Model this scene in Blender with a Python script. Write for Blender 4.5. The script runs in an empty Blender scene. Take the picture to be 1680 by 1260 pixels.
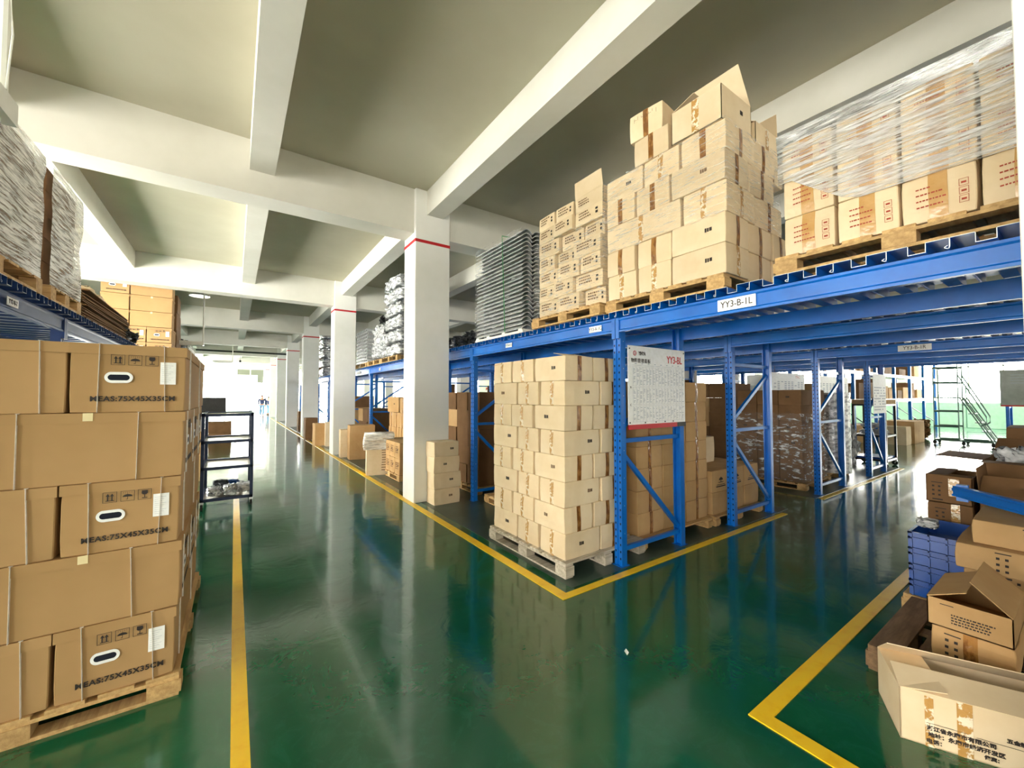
import bpy, bmesh, math, random
from mathutils import Vector, Matrix, noise
PI = math.pi
sc = bpy.context.scene
COL = sc.collection

# ------------------------------------------------------------------ camera
cam_d = bpy.data.cameras.new('camera')
cam_d.sensor_fit = 'HORIZONTAL'; cam_d.sensor_width = 36.0
cam_d.lens = 36.0 * 660.0 / 1680.0
cam_d.clip_start = 0.05; cam_d.clip_end = 300
cam = bpy.data.objects.new('camera', cam_d); COL.objects.link(cam)
cam.location = (0, 0, 1.6)
cam.rotation_euler = (PI/2 + math.atan(20/660.0), 0, -math.atan(455/660.0))
sc.camera = cam
# ------------------------------------------------------------------ world, exposure
w = bpy.data.worlds.new('daylight'); sc.world = w; w.use_nodes = True
wn = w.node_tree.nodes; wn.clear()
wo = wn.new('ShaderNodeOutputWorld'); wb = wn.new('ShaderNodeBackground')
wb.inputs[0].default_value = (0.75, 0.86, 1.0, 1); wb.inputs[1].default_value = 3.0
w.node_tree.links.new(wb.outputs[0], wo.inputs[0])
sc.view_settings.view_transform = 'Standard'; sc.view_settings.look = 'None'
sc.view_settings.gamma = 1.0; sc.view_settings.use_curve_mapping = False
sc.view_settings.exposure = 0.40
sc.cycles.max_bounces = 7; sc.cycles.diffuse_bounces = 4; sc.cycles.glossy_bounces = 3
sc.cycles.transparent_max_bounces = 12; sc.cycles.transmission_bounces = 3
sc.cycles.sample_clamp_indirect = 8.0
sc.cycles.caustics_reflective = False; sc.cycles.caustics_refractive = False
SKY_PANE = 11.0          # luminance of the overexposed daylight in the window panes

# ------------------------------------------------------------------ materials
MATS = {}
def srgb(h):
    v = [int(h[i:i+2], 16)/255 for i in (0, 2, 4)]
    return tuple((c/12.92 if c <= 0.04045 else ((c+0.055)/1.055)**2.4) for c in v) + (1,)
class NT:
    def __init__(s, name):
        s.m = bpy.data.materials.new(name); s.m.use_nodes = True
        s.t = s.m.node_tree; s.n = s.t.nodes; s.n.clear()
        s.out = s.n.new('ShaderNodeOutputMaterial')
        MATS[name] = s.m
    def new(s, t, **k):
        o = s.n.new(t)
        for a, b in k.items():
            if a.startswith('i_'):
                key = a[2:].replace('_', ' ')
                o.inputs[key].default_value = b
            else: setattr(o, a, b)
        return o
    def ln(s, a, b): s.t.links.new(a, b)
def coords(nt, scale=(1, 1, 1), src='Object'):
    tc = nt.new('ShaderNodeTexCoord'); mp = nt.new('ShaderNodeMapping')
    mp.inputs['Scale'].default_value = scale
    nt.ln(tc.outputs[src], mp.inputs['Vector']); return mp.outputs[0]
def ramp(nt, src, p0, c0, p1, c1):
    r = nt.new('ShaderNodeValToRGB')
    r.color_ramp.elements[0].position = p0; r.color_ramp.elements[0].color = c0
    r.color_ramp.elements[1].position = p1; r.color_ramp.elements[1].color = c1
    nt.ln(src, r.inputs[0]); return r.outputs[0]
def mat(name, col, col2=None, rough=0.6, metal=0.0, nscale=6.0, stretch=(1, 1, 1), bump=0.0, bscale=60,
        rand=0.0, coat=0.0, spec=0.5, rough2=None, n0=0.35, n1=0.65, src='Object', detail=4):
    if name in MATS: return MATS[name]
    nt = NT(name); b = nt.new('ShaderNodeBsdfPrincipled')
    c = srgb(col); c2 = srgb(col2) if col2 else c
    b.inputs['Roughness'].default_value = rough; b.inputs['Metallic'].default_value = metal
    b.inputs['Coat Weight'].default_value = coat; b.inputs['Specular IOR Level'].default_value = spec
    v = coords(nt, stretch, src)
    nz = nt.new('ShaderNodeTexNoise', i_Scale=nscale, i_Detail=float(detail), i_Roughness=0.6)
    nt.ln(v, nz.inputs['Vector'])
    colour = ramp(nt, nz.outputs[0], n0, c, n1, c2)
    if rand:
        oi = nt.new('ShaderNodeObjectInfo'); hs = nt.new('ShaderNodeHueSaturation')
        mr = nt.new('ShaderNodeMapRange'); mr.inputs['To Min'].default_value = 1-rand; mr.inputs['To Max'].default_value = 1+rand*0.6
        nt.ln(oi.outputs['Random'], mr.inputs['Value']); nt.ln(mr.outputs[0], hs.inputs['Value'])
        nt.ln(colour, hs.inputs['Color']); colour = hs.outputs[0]
    nt.ln(colour, b.inputs['Base Color'])
    if rough2 is not None:
        mr = nt.new('ShaderNodeMapRange'); mr.inputs['To Min'].default_value = rough; mr.inputs['To Max'].default_value = rough2
        nt.ln(nz.outputs[0], mr.inputs['Value']); nt.ln(mr.outputs[0], b.inputs['Roughness'])
    if bump:
        n2 = nt.new('ShaderNodeTexNoise', i_Scale=float(bscale), i_Detail=3.0); nt.ln(v, n2.inputs['Vector'])
        bp = nt.new('ShaderNodeBump', i_Strength=bump, i_Distance=0.01)
        nt.ln(n2.outputs[0], bp.inputs['Height']); nt.ln(bp.outputs[0], b.inputs['Normal'])
    nt.ln(b.outputs[0], nt.out.inputs[0]); return nt.m
def emis(name, col, s):
    nt = NT(name); e = nt.new('ShaderNodeEmission'); e.inputs[0].default_value = srgb(col); e.inputs[1].default_value = s
    nt.ln(e.outputs[0], nt.out.inputs[0]); return nt.m
def film(name, scale, stretch, lo, hi, base=0.06, tint='ffffff', rot=(0, 0, 0), rough=0.18, maxf=0.85):
    """stretch film: clear plastic with streaks where the layers gather"""
    nt = NT(name); tc = nt.new('ShaderNodeTexCoord'); mp = nt.new('ShaderNodeMapping')
    mp.inputs['Scale'].default_value = stretch; mp.inputs['Rotation'].default_value = rot
    nt.ln(tc.outputs['Object'], mp.inputs['Vector'])
    nz = nt.new('ShaderNodeTexNoise', i_Scale=scale, i_Detail=6.0, i_Roughness=0.62, i_Distortion=0.35); nt.ln(mp.outputs[0], nz.inputs['Vector'])
    mr = nt.new('ShaderNodeMapRange'); mr.inputs['From Min'].default_value = lo; mr.inputs['From Max'].default_value = hi
    mr.inputs['To Min'].default_value = base; mr.inputs['To Max'].default_value = maxf
    nt.ln(nz.outputs[0], mr.inputs['Value'])
    bp = nt.new('ShaderNodeBump', i_Strength=1.0, i_Distance=0.03); nt.ln(nz.outputs[0], bp.inputs['Height'])
    tr = nt.new('ShaderNodeBsdfTransparent')
    pb = nt.new('ShaderNodeBsdfPrincipled'); pb.inputs['Base Color'].default_value = srgb(tint); pb.inputs['Roughness'].default_value = rough
    pb.inputs['Specular IOR Level'].default_value = 0.9; nt.ln(bp.outputs[0], pb.inputs['Normal'])
    mx = nt.new('ShaderNodeMixShader'); nt.ln(mr.outputs[0], mx.inputs[0]); nt.ln(tr.outputs[0], mx.inputs[1]); nt.ln(pb.outputs[0], mx.inputs[2])
    nt.ln(mx.outputs[0], nt.out.inputs[0]); return nt.m

M_CARD = mat('kraft_cardboard', 'ba9464', 'c6a274', 0.85, nscale=2.5, bump=0.12, bscale=9, rand=0.10, spec=0.2)
M_CARD2 = mat('pale_cardboard', 'e0c8a2', 'e9d5b4', 0.8, nscale=3, bump=0.10, bscale=10, rand=0.10, spec=0.2)
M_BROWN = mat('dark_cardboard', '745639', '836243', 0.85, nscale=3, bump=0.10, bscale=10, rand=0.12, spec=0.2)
M_CEDGE = mat('cut_cardboard_edge', 'b0844f', 'c29862', 0.9, nscale=80)
M_TAPE = mat('brown_packing_tape', '7d4f24', 'a9783f', 0.14, nscale=22, stretch=(1, 1, .5), bump=0.8, bscale=30, spec=0.9, n0=.45, n1=.6)
M_GLINT_TAPE = mat('glint_painted_packing_tape', 'bd8f50', 'f2e3c8', 0.14, n0=.5, n1=.56, nscale=26, bump=0.6, bscale=30, spec=0.8)  # near-white noise patches paint light glints into the brown tape colour
M_INK = mat('black_print', '2a211c', rough=0.7); M_RINK = mat('red_print', '9c3a22', rough=0.7)
M_FINK = mat('faded_print', '6b4f34', rough=0.8)
M_PAPER = mat('white_paper', 'f3f3f1', 'ffffff', 0.6, nscale=20)
M_LTAPE = mat('tan_packing_tape', 'bb8f55', 'c59b63', 0.2, nscale=10, bump=0.3, bscale=20, spec=0.7)
M_STRAP = mat('white_strapping', 'd9d4cc', 'efeae2', 0.35, nscale=30)
M_WOOD = mat('pallet_pine', 'b08a57', 'd2ad75', 0.75, nscale=5, stretch=(1, 7, 7), bump=0.3, bscale=30, rand=0.15)
M_GWOOD = mat('grey_weathered_pine', 'a59a86', 'cfc5b2', 0.8, nscale=5, stretch=(1, 7, 7), bump=0.3, bscale=30, rand=0.1)
M_BLUE = mat('blue_rack_paint', '0060ba', '0070cf', 0.32, nscale=3, bump=0.04, bscale=20, spec=0.55)
M_DBLUE = mat('navy_rack_paint', '14305e', '19396e', 0.35, nscale=3, spec=0.5)
M_HOLE = mat('dark_slot', '081022', rough=0.9)
M_GALV = mat('galvanised_lip', 'b9bfc6', 'e1e5e8', 0.3, metal=0.7, nscale=40)
M_WALL = mat('white_plaster', 'f0efe9', 'f8f7f3', 0.75, nscale=1.2, bump=0.05, bscale=25, src='Object')
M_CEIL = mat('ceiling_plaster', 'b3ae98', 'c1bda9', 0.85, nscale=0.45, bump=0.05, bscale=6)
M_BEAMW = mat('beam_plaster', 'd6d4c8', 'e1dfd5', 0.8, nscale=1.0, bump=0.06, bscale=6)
M_RED = mat('red_paint', 'c01722', rough=0.45)
M_YEL = mat('yellow_floor_paint', 'eab308', 'f2c522', 0.3, nscale=9, bump=0.05, bscale=40, n0=.3, n1=.5)
M_GREEN = mat('green_wainscot', 'c4e6d0', 'd0eedb', 0.6)
M_STEEL = mat('navy_trolley_steel', '1a2740', '223150', 0.35, metal=0.3)
M_BLACK = mat('black_plastic', '141414', '1f1f1f', 0.35, nscale=12, bump=0.4, bscale=14)
M_RUB = mat('black_rubber', '1b1b1b', rough=0.7)
M_SHEET = mat('worn_steel_sheet', '8d8472', 'b3aa95', 0.3, metal=0.5, nscale=4)
M_CAST = mat('grey_casting', 'b4b6b9', 'dcdee0', 0.3, metal=0.25, nscale=18, bump=0.5, bscale=20)
M_SILV = mat('crinkled_silver_film', '9d9fa3', 'f2f3f4', 0.22, metal=0.35, nscale=9, stretch=(1, 1, 1.8), bump=1.0, bscale=17, n0=.42, n1=.56)
M_DGREY = mat('dark_grey_tray', '3a3c40', '55585c', 0.35, metal=0.4, nscale=10)
M_FILMSOLID = mat('white_wrapped_film', 'b9b7b0', 'f4f3ef', 0.25, nscale=6, stretch=(1, 1, 9), bump=0.8, bscale=10, n0=.4, n1=.6)
M_BLUEP = mat('blue_crate_plastic', '073d8a', '0a489c', 0.3, nscale=4)
M_BAG = mat('grey_plastic_bag', 'a9abac', 'd5d6d7', 0.2, nscale=9, bump=0.8, bscale=12)
M_CLOTHW = mat('white_fabric', 'e8e4da', 'f6f4ee', 0.8, nscale=8, bump=0.6, bscale=9)
M_ROD = mat('white_conduit', 'f2f2ea', rough=0.4)
M_GREENSTR = mat('green_strapping', '2f8a4a', rough=0.4)
M_LAD = mat('grey_green_tube', '5f7a72', '6d8a80', 0.4, metal=0.3)
M_SKIN = mat('skin', 'b98363', rough=0.6); M_NAVY = mat('navy_cloth', '1c2746', '26335a', 0.85)
M_JEAN = mat('blue_denim', '5f87ad', '7398bb', 0.85); M_HAIR = mat('dark_hair', '1a1512', rough=0.7)
M_ORANGE = mat('orange_paint', 'd9551c', rough=0.5); M_PCB = mat('white_enamel', 'eceae4', 'f5f4ef', 0.3)
M_RUNE = mat('grey_print', 'aab0be', rough=0.8)
M_FILM = film('clear_stretch_film', 7, (1, 1, 11), 0.53, 0.70, 0.04, maxf=.7)
M_FILMD = film('diagonal_stretch_film', 6, (1, 0.8, 13), 0.40, 0.60, 0.08, rot=(math.radians(-34), 0, 0))
M_FILMW = film('cloudy_stretch_film', 5, (1, 0.9, 14), 0.40, 0.56, 0.25, rot=(math.radians(-32), 0, 0), tint='fbf7ee', maxf=0.97)
M_FILMX = film('glossy_stretch_film', 7, (1, 1, 3), 0.52, 0.66, 0.06, rough=0.12)
M_PANE = emis('daylight_pane', 'f4fbff', SKY_PANE)
M_PANEL = emis('bright_daylight_pane', 'fffdf4', SKY_PANE*3.0)
M_PANES = emis('shaded_daylight_pane', 'fff6e4', SKY_PANE*0.22)
M_PANED = emis('dim_daylight_pane', 'f4f6f2', SKY_PANE*0.16)
M_PANEN = emis('bright_warm_daylight_pane', 'fffaf0', SKY_PANE*1.3)

def floor_mat():
    nt = NT('green_epoxy'); b = nt.new('ShaderNodeBsdfPrincipled')
    v = coords(nt)
    n1 = nt.new('ShaderNodeTexNoise', i_Scale=0.55, i_Detail=5.0, i_Distortion=0.6); nt.ln(v, n1.inputs['Vector'])
    c1 = ramp(nt, n1.outputs[0], 0.35, srgb('0c4a2f'), 0.68, srgb('175f3e'))
    n2 = nt.new('ShaderNodeTexNoise', i_Scale=6.0, i_Detail=8.0, i_Roughness=0.75, i_Distortion=1.2); nt.ln(v, n2.inputs['Vector'])
    c2 = ramp(nt, n2.outputs[0], 0.5, (0, 0, 0, 1), 0.85, (0.2, 0.2, 0.2, 1))
    mx = nt.new('ShaderNodeMix', data_type='RGBA'); nt.ln(c2, mx.inputs[0]); nt.ln(c1, mx.inputs[6]); mx.inputs[7].default_value = srgb('3f8a70')
    nt.ln(mx.outputs[2], b.inputs['Base Color'])
    n3 = nt.new('ShaderNodeTexNoise', i_Scale=3.0, i_Detail=4.0, i_Roughness=0.55, i_Distortion=0.8); nt.ln(v, n3.inputs['Vector'])
    mr = nt.new('ShaderNodeMapRange'); mr.inputs['To Min'].default_value = 0.05; mr.inputs['To Max'].default_value = 0.22
    nt.ln(n3.outputs[0], mr.inputs['Value']); nt.ln(mr.outputs[0], b.inputs['Roughness'])
    bp = nt.new('ShaderNodeBump', i_Strength=0.28, i_Distance=0.012); nt.ln(n3.outputs[0], bp.inputs['Height']); nt.ln(bp.outputs[0], b.inputs['Normal'])
    b.inputs['Specular IOR Level'].default_value = 0.6; b.inputs['Coat Weight'].default_value = 0.3; b.inputs['Coat Roughness'].default_value = 0.05
    nt.ln(b.outputs[0], nt.out.inputs[0]); return nt.m
M_FLOOR = floor_mat()
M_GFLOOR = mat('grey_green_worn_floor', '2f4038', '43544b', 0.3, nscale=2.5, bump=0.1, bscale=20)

# ------------------------------------------------------------------ object helpers
def link(name, me, parent=None, loc=(0, 0, 0), rot=(0, 0, 0)):
    o = bpy.data.objects.new(name, me); COL.objects.link(o)
    o.location = loc; o.rotation_euler = rot
    if parent: o.parent = parent
    return o
LAB = {}
def tag(o, label, cat, group=None, kind=None):
    o['label'] = label; o['category'] = cat
    LAB.setdefault(label, []).append(o)
    if group: o['group'] = group
    if kind: o['kind'] = kind
    return o
def thing(name, label, cat, loc=(0, 0, 0), rz=0, group=None):
    o = bpy.data.objects.new(name, None); COL.objects.link(o); o.empty_display_size = 0.1
    o.location = loc; o.rotation_euler = (0, 0, rz); return tag(o, label, cat, group)
class MB:
    """collects shapes with materials and builds one mesh"""
    def __init__(s): s.v = []; s.f = []; s.mi = []; s.ms = []
    def mid(s, m):
        if m not in s.ms: s.ms.append(m)
        return s.ms.index(m)
    def add(s, vs, fs, m):
        b = len(s.v); s.v += [tuple(x) for x in vs]; i = s.mid(m)
        for f in fs: s.f.append(tuple(b+k for k in f)); s.mi.append(i)
    def box(s, x0, y0, z0, x1, y1, z1, m):
        s.add([(x0,y0,z0),(x1,y0,z0),(x1,y1,z0),(x0,y1,z0),(x0,y0,z1),(x1,y0,z1),(x1,y1,z1),(x0,y1,z1)],
              [(0,3,2,1),(4,5,6,7),(0,1,5,4),(1,2,6,5),(2,3,7,6),(3,0,4,7)], m); return s
    def bar(s, a, b, wd, ht, m):
        a = Vector(a); b = Vector(b); d = (b-a).normalized()
        u = d.cross(Vector((0,0,1)));  u = Vector((1,0,0)) if u.length < 1e-4 else u.normalized(); n = u.cross(d)
        P = [p + u*i*wd/2 + n*j*ht/2 for p in (a, b) for i, j in ((-1,-1),(1,-1),(1,1),(-1,1))]
        s.add(P, [(0,1,2,3),(7,6,5,4),(0,4,5,1),(1,5,6,2),(2,6,7,3),(3,7,4,0)], m); return s
    def tube(s, pts, r, m, n=8, closed=False):
        pts = [Vector(p) for p in pts]; rings = []
        for i, p in enumerate(pts):
            d = (pts[min(i+1, len(pts)-1)] - pts[max(i-1, 0)]).normalized()
            u = d.cross(Vector((0,0,1)));  u = Vector((1,0,0)) if u.length < 1e-3 else u.normalized(); q = u.cross(d)
            rr = r[i] if isinstance(r, (list, tuple)) else r
            rings.append([p + (u*math.cos(2*PI*k/n) + q*math.sin(2*PI*k/n))*rr for k in range(n)])
        vs = [v for g in rings for v in g]; fs = []
        for i in range(len(pts)-1):
            for k in range(n): fs.append((i*n+k, i*n+(k+1) % n, (i+1)*n+(k+1) % n, (i+1)*n+k))
        fs.append(tuple(range(n))[::-1]); fs.append(tuple((len(pts)-1)*n+k for k in range(n)))
        s.add(vs, fs, m); return s
    def prism(s, poly, axis, a, b, m, close=True):
        """poly: 2D points in the two other axes (in xyz order), extruded along axis from a to b"""
        def P(p, t): q = list(p); q.insert(axis, t); return tuple(q)
        n = len(poly); vs = [P(p, a) for p in poly] + [P(p, b) for p in poly]
        fs = [(i, (i+1) % n, n+(i+1) % n, n+i) for i in range(n if close else n-1)]
        if close: fs += [tuple(range(n))[::-1], tuple(range(n, 2*n))]
        s.add(vs, fs, m); return s
    def mesh(s, name, smooth=False):
        me = bpy.data.meshes.new(name); me.from_pydata(s.v, [], s.f)
        for m in s.ms: me.materials.append(m)
        me.polygons.foreach_set('material_index', s.mi)
        if smooth: me.polygons.foreach_set('use_smooth', [True]*len(s.f))
        bm = bmesh.new(); bm.from_mesh(me); bmesh.ops.recalc_face_normals(bm, faces=bm.faces); bm.to_mesh(me); bm.free()
        me.update(); return me
    def build(s, name, parent=None, loc=(0,0,0), rot=(0,0,0), smooth=False):
        return link(name, s.mesh(name, smooth), parent, loc, rot)
def struct(o): o['kind'] = 'structure'; return o
def boxo(name, x0, y0, z0, x1, y1, z1, m, parent=None):
    cx, cy = (x0+x1)/2, (y0+y1)/2
    return MB().box(x0-cx, y0-cy, 0, x1-cx, y1-cy, z1-z0, m).build(name, parent, (cx, cy, z0))
def bevel(o, wd=0.01, seg=2):
    md = o.modifiers.new('bevel', 'BEVEL'); md.width = wd; md.segments = seg; md.limit_method = 'ANGLE'; return o

# ------------------------------------------------------------------ setting
XL, XR, YN, YF, ZC = -7.0, 31.0, -7.0, 47.0, 4.78
struct(boxo('floor', XL, YN, -0.2, XR, YF, 0, M_FLOOR))
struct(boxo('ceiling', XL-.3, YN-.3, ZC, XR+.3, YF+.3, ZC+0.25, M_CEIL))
def window_wall(name, n0, axis, pos, thick, a, b, wins, z0, z1, mlow=None, pane=None):
    """wall along X (axis 0) or Y (axis 1) at pos, with openings wins=[(start,end)] between z0 and z1"""
    m = MB(); out = 1 if thick > 0 else -1
    def bx(s, e, za, zb, mm):
        lo, hi = min(pos, pos+thick), max(pos, pos+thick)
        if axis == 1: m.box(lo, s, za, hi, e, zb, mm)
        else: m.box(s, lo, za, e, hi, zb, mm)
    bx(a, b, 0, min(z0, 1.25), mlow or M_WALL)
    if z0 > 1.25: bx(a, b, 1.25, z0, M_WALL)
    bx(a, b, z1, ZC, M_WALL)
    cur = a
    for s, e in wins:
        if s > cur: bx(cur, s, z0, z1, M_WALL)
        cur = e
    if b > cur: bx(cur, b, z0, z1, M_WALL)
    struct(m.build(name))
    for k, (s, e) in enumerate(wins):
        n = n0 + k
        g = MB(); fr = MB(); p = pos + thick*0.55
        def gx(mm, s2, e2, za, zb, d, mt):
            if axis == 1: mm.box(p-d, s2, za, p+d, e2, zb, mt)
            else: mm.box(s2, p-d, za, e2, p+d, zb, mt)
        gx(g, s, e, z0, z1, 0.01, M_PANEN if (axis == 1 and pos < 0 and e < 5.5) else (M_PANED if (axis == 1 and pos < 0 and 12 < s < 29) else (pane or M_PANE)))
        root = struct(g.build('window_%d' % n))
        nb = max(2, int(round((e-s)/1.1)))
        for i in range(nb+1):
            q = s + (e-s)*i/nb; gx(fr, max(s, q-0.03), min(e, q+0.03), z0, z1, 0.035, M_WALL)
        for zz in (z0, z0+(z1-z0)*0.68, z1): gx(fr, s, e, max(z0, zz-0.03), min(z1, zz+0.03), 0.035, M_WALL)
        fr.build('window_frame', root)
window_wall('wall_left', 1, 1, XL, -0.3, YN, YF, [(-5.6, -1.0), (0.6, 5.2), (6.4, 11.2), (12.6, 17.2), (18.6, 23.2), (24.6, 29.2), (30.6, 35.2), (36.6, 41.2), (42, 46)], 0.5, 3.75, pane=M_PANEL)
window_wall('wall_right', 20, 1, XR, 0.3, YN, YF, [(-4.0, 0.6), (1.4, 6.0), (8, 12.5), (14, 18.5), (22, 26)], 1.25, 4.0, M_GREEN, pane=M_PANEL)
window_wall('wall_near', 30, 0, YN, -0.3, XL, XR, [(-6.6, -3.0), (-1.6, 3.0), (5, 9.5), (12, 17), (20, 25)], 0.9, 4.1, pane=M_PANES)
window_wall('wall_far', 40, 0, YF, 0.3, XL, XR, [(-6.5, -2.2), (-1.9, 3.6), (5, 10), (14, 19), (22, 27)], 0.25, 4.2, pane=M_PANEL)

PX0, PX1 = 2.22, 2.80
for i in range(8):
    y0 = 5.8 + (i-1)*6.0 - (0.1 if i == 0 else 0)
    if i == 0: y0 = -0.345
    for px in (PX0, 9.2, -4.9):
        near = px == PX0
        xx = px if not near else PX0
        o = struct(bevel(boxo('pillar', xx, y0, 0, xx+0.57, y0+0.48, ZC, M_WALL), 0.012))
        if near:
            s = MB(); g = 0.004
            s.box(-0.285-g, -0.24-g, 3.955, 0.285+g, 0.24+g, 4.0, M_RED)
            s.build('red_stripe', o)
for i in range(8):                     # cross beams
    y0 = 5.86 + (i-1)*6.0 if i else -0.27
    struct(boxo('ceiling_beam', XL, y0, 4.1, XR, y0+0.38, ZC, M_BEAMW))
for bx in (-6.4, -4.15, -1.98, 0.24, 2.54, 4.85, 7.15, 9.45, 11.75, 14.05, 16.35, 18.65, 20.95, 23.25, 25.55, 27.85):
    for i in range(-1, 8):
        ya = (6.24 + (i-1)*6.0) if i > 0 else (0.11 if i == 0 else YN)
        yb = 5.86 + i*6.0 if i >= 0 else -0.27
        struct(boxo('ceiling_beam', bx-0.135, ya, 4.4, bx+0.135, min(yb, YF), ZC, M_BEAMW))
# painted floor: worn strip under the racks, yellow lines
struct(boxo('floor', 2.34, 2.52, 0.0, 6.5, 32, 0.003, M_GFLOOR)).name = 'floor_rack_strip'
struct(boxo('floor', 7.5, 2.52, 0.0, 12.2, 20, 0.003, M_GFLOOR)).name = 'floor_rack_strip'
def line(pts_or_box): struct(boxo('yellow_line', *pts_or_box, M_YEL))
line((0.012, -3, 0.0, 0.085, 34, 0.006))
line((2.15, 2.41, 0.0, 2.24, 34, 0.006))
line((2.24, 2.41, 0.0, 6.2, 2.48, 0.006))
line((7.55, 2.43, 0.0, 12.2, 2.50, 0.006))
line((2.15, -4, 0.0, 2.235, 1.03, 0.006))
line((2.235, 0.95, 0.0, 9.0, 1.03, 0.006))
# ------------------------------------------------------------------ cartons
def face(fc, w, d, h):
    return {'-Y': (Vector((-w/2, -d/2, 0)), Vector((1,0,0)), Vector((0,-1,0)), w),
            '-X': (Vector((-w/2, d/2, 0)), Vector((0,-1,0)), Vector((-1,0,0)), d),
            '+X': (Vector((w/2, -d/2, 0)), Vector((0,1,0)), Vector((1,0,0)), d),
            '+Y': (Vector((w/2, d/2, 0)), Vector((-1,0,0)), Vector((0,1,0)), w)}[fc]
def warp(p, w, d, h, seed, A, N):
    a, b, c = p.x/(w/2), p.y/(d/2), (p.z-h/2)/(h/2)
    a, b, c = (max(-1, min(1, t)) for t in (a, b, c))
    q = Vector((A*a*(1-b*b)*(1-c*c), A*b*(1-a*a)*(1-c*c), 0.5*A*c*(1-a*a)*(1-b*b) if c > 0 else 0))
    if N:
        nv = noise.noise_vector(p*4.5 + Vector((seed*3.7, seed*1.3, 0)))
        q += Vector((nv.x, nv.y, nv.z*0.35 if c > -0.9 else 0))*N
    return p + q
SIZES = {}
def carton_mesh(w, d, h, seed, A, N, m):
    key = ('c', round(w, 2), round(d, 2), round(h, 3), seed, A, N, m.name)
    if key in SIZES: return SIZES[key]
    w, d, h = key[1], key[2], key[3]
    bm = bmesh.new(); bmesh.ops.create_cube(bm, size=1)
    bmesh.ops.bevel(bm, geom=bm.edges[:], offset=0.02, segments=1, affect='EDGES') if False else None
    bmesh.ops.subdivide_edges(bm, edges=bm.edges[:], cuts=3, use_grid_fill=True)
    for v in bm.verts:
        p = Vector((v.co.x*w, v.co.y*d, (v.co.z+0.5)*h))
        e = (abs(v.co.x) > .49) + (abs(v.co.y) > .49) + (abs(v.co.z) > .49)
        if e == 3: p *= 1 - 0.012; p.z += 0.006*h
        v.co = warp(p, w, d, h, seed, A, N)
    ed = [e for e in bm.edges if len(e.link_faces) == 2 and e.calc_face_angle(0) > 1.0]
    bmesh.ops.bevel(bm, geom=ed, offset=0.004, segments=1, affect='EDGES')
    me = bpy.data.meshes.new('carton'); bm.to_mesh(me); bm.free(); me.materials.append(m)
    SIZES[key] = me; return me
def decal(fc, rects, w, d, h, seed, A, N, m, lift=0.0022, key=None):
    """flat pieces (u0,v0,u1,v1 in metres on a carton face) following the carton's bulge"""
    k = ('d', fc, key, round(w, 2), round(d, 2), round(h, 3), seed, A, N, m.name) if key else None
    if k and k in SIZES: return SIZES[k]
    w, d, h = round(w, 2), round(d, 2), round(h, 3)
    o, u, n, L = face(fc, w, d, h); vs = []; fs = []
    for (u0, v0, u1, v1) in rects:
        nu = max(1, int((u1-u0)/0.09)); nv = max(1, int((v1-v0)/0.06))
        for off, flip in ((lift, 0),):
            b = len(vs)
            for i in range(nu+1):
                for j in range(nv+1):
                    p = o + u*(u0+(u1-u0)*i/nu) + Vector((0, 0, v0+(v1-v0)*j/nv))
                    vs.append(warp(p, w, d, h, seed, A, N) + n*off)
            for i in range(nu):
                for j in range(nv):
                    a = b+i*(nv+1)+j; fs.append((a, a+nv+1, a+nv+2, a+1))
    me = bpy.data.meshes.new('decal'); me.from_pydata([tuple(v) for v in vs], [], fs); me.materials.append(m); me.update()
    if k: SIZES[k] = me
    return me
RNG = random.Random(7)
def scribble(u, v, wd, rows, pitch, rnd):
    """rows of small print-like dashes"""
    R = []
    for r in range(rows):
        x = u; y = v - r*pitch
        while x < u+wd*(0.7+0.3*rnd.random()):
            l = pitch*(0.35+0.6*rnd.random()); R.append((x, y, x+l, y+pitch*0.5)); x += l+pitch*0.25
    return R
STUFF = MB()
def carton(x0, y0, z0, w, d, h, label, group=None, tape=(), mark=(), m=None, seed=None, A=0.004, N=0.006, rz=None,
           tm=None, extra=(), name='carton', cat='carton', tapew=0.05, tu=0.5, cx=False):
    """carton with its lower corner at x0,y0 (or centred there when cx)"""
    m = m or M_CARD; seed = RNG.randrange(4) if seed is None else seed
    g = 0.007
    me = carton_mesh(w-g, d-g, h-0.001, seed, A, N, m)
    loc = (x0, y0, z0) if cx else (x0+w/2, y0+d/2, z0)
    o = link(name, me, None, loc, (0, 0, RNG.uniform(-.018, .018) if rz is None else rz))
    tag(o, label, cat, group); W, D, H = w-g, d-g, h-0.001
    for fc in tape:
        L = face(fc, W, D, H)[3]; c = L*tu
        link('packing_tape', decal(fc, [(c-tapew/2, 0.0, c+tapew/2, H)], W, D, H, seed, A, N, tm or M_TAPE, key='t%s%s' % (tapew, tu)), o)
    for fc in mark:
        L = face(fc, W, D, H)[3]; c = L*RNG.choice((0.42, 0.62, 0.7)); v = H*0.55
        link('printed_mark', decal(fc, [(c-0.025, v-0.018, c-0.011, v+0.014), (c-0.007, v-0.018, c+0.006, v+0.012), (c+0.01, v-0.016, c+0.03, v+0.012)],
             W, D, H, seed, A, N, M_INK if RNG.random() < .5 else M_FINK, key='m%.2f' % (c/L)), o)
    for nm, fc, rects, mm in extra:
        link(nm, decal(fc, rects, W, D, H, seed, A, N, mm, lift=0.003), o)
    return o
ORD = ['bottom', 'second', 'third', 'fourth', 'fifth', 'sixth', 'seventh', 'eighth', 'ninth', 'tenth', 'eleventh']
def lay(i, n): return ORD[i] if i < n-1 else 'top'

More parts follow.
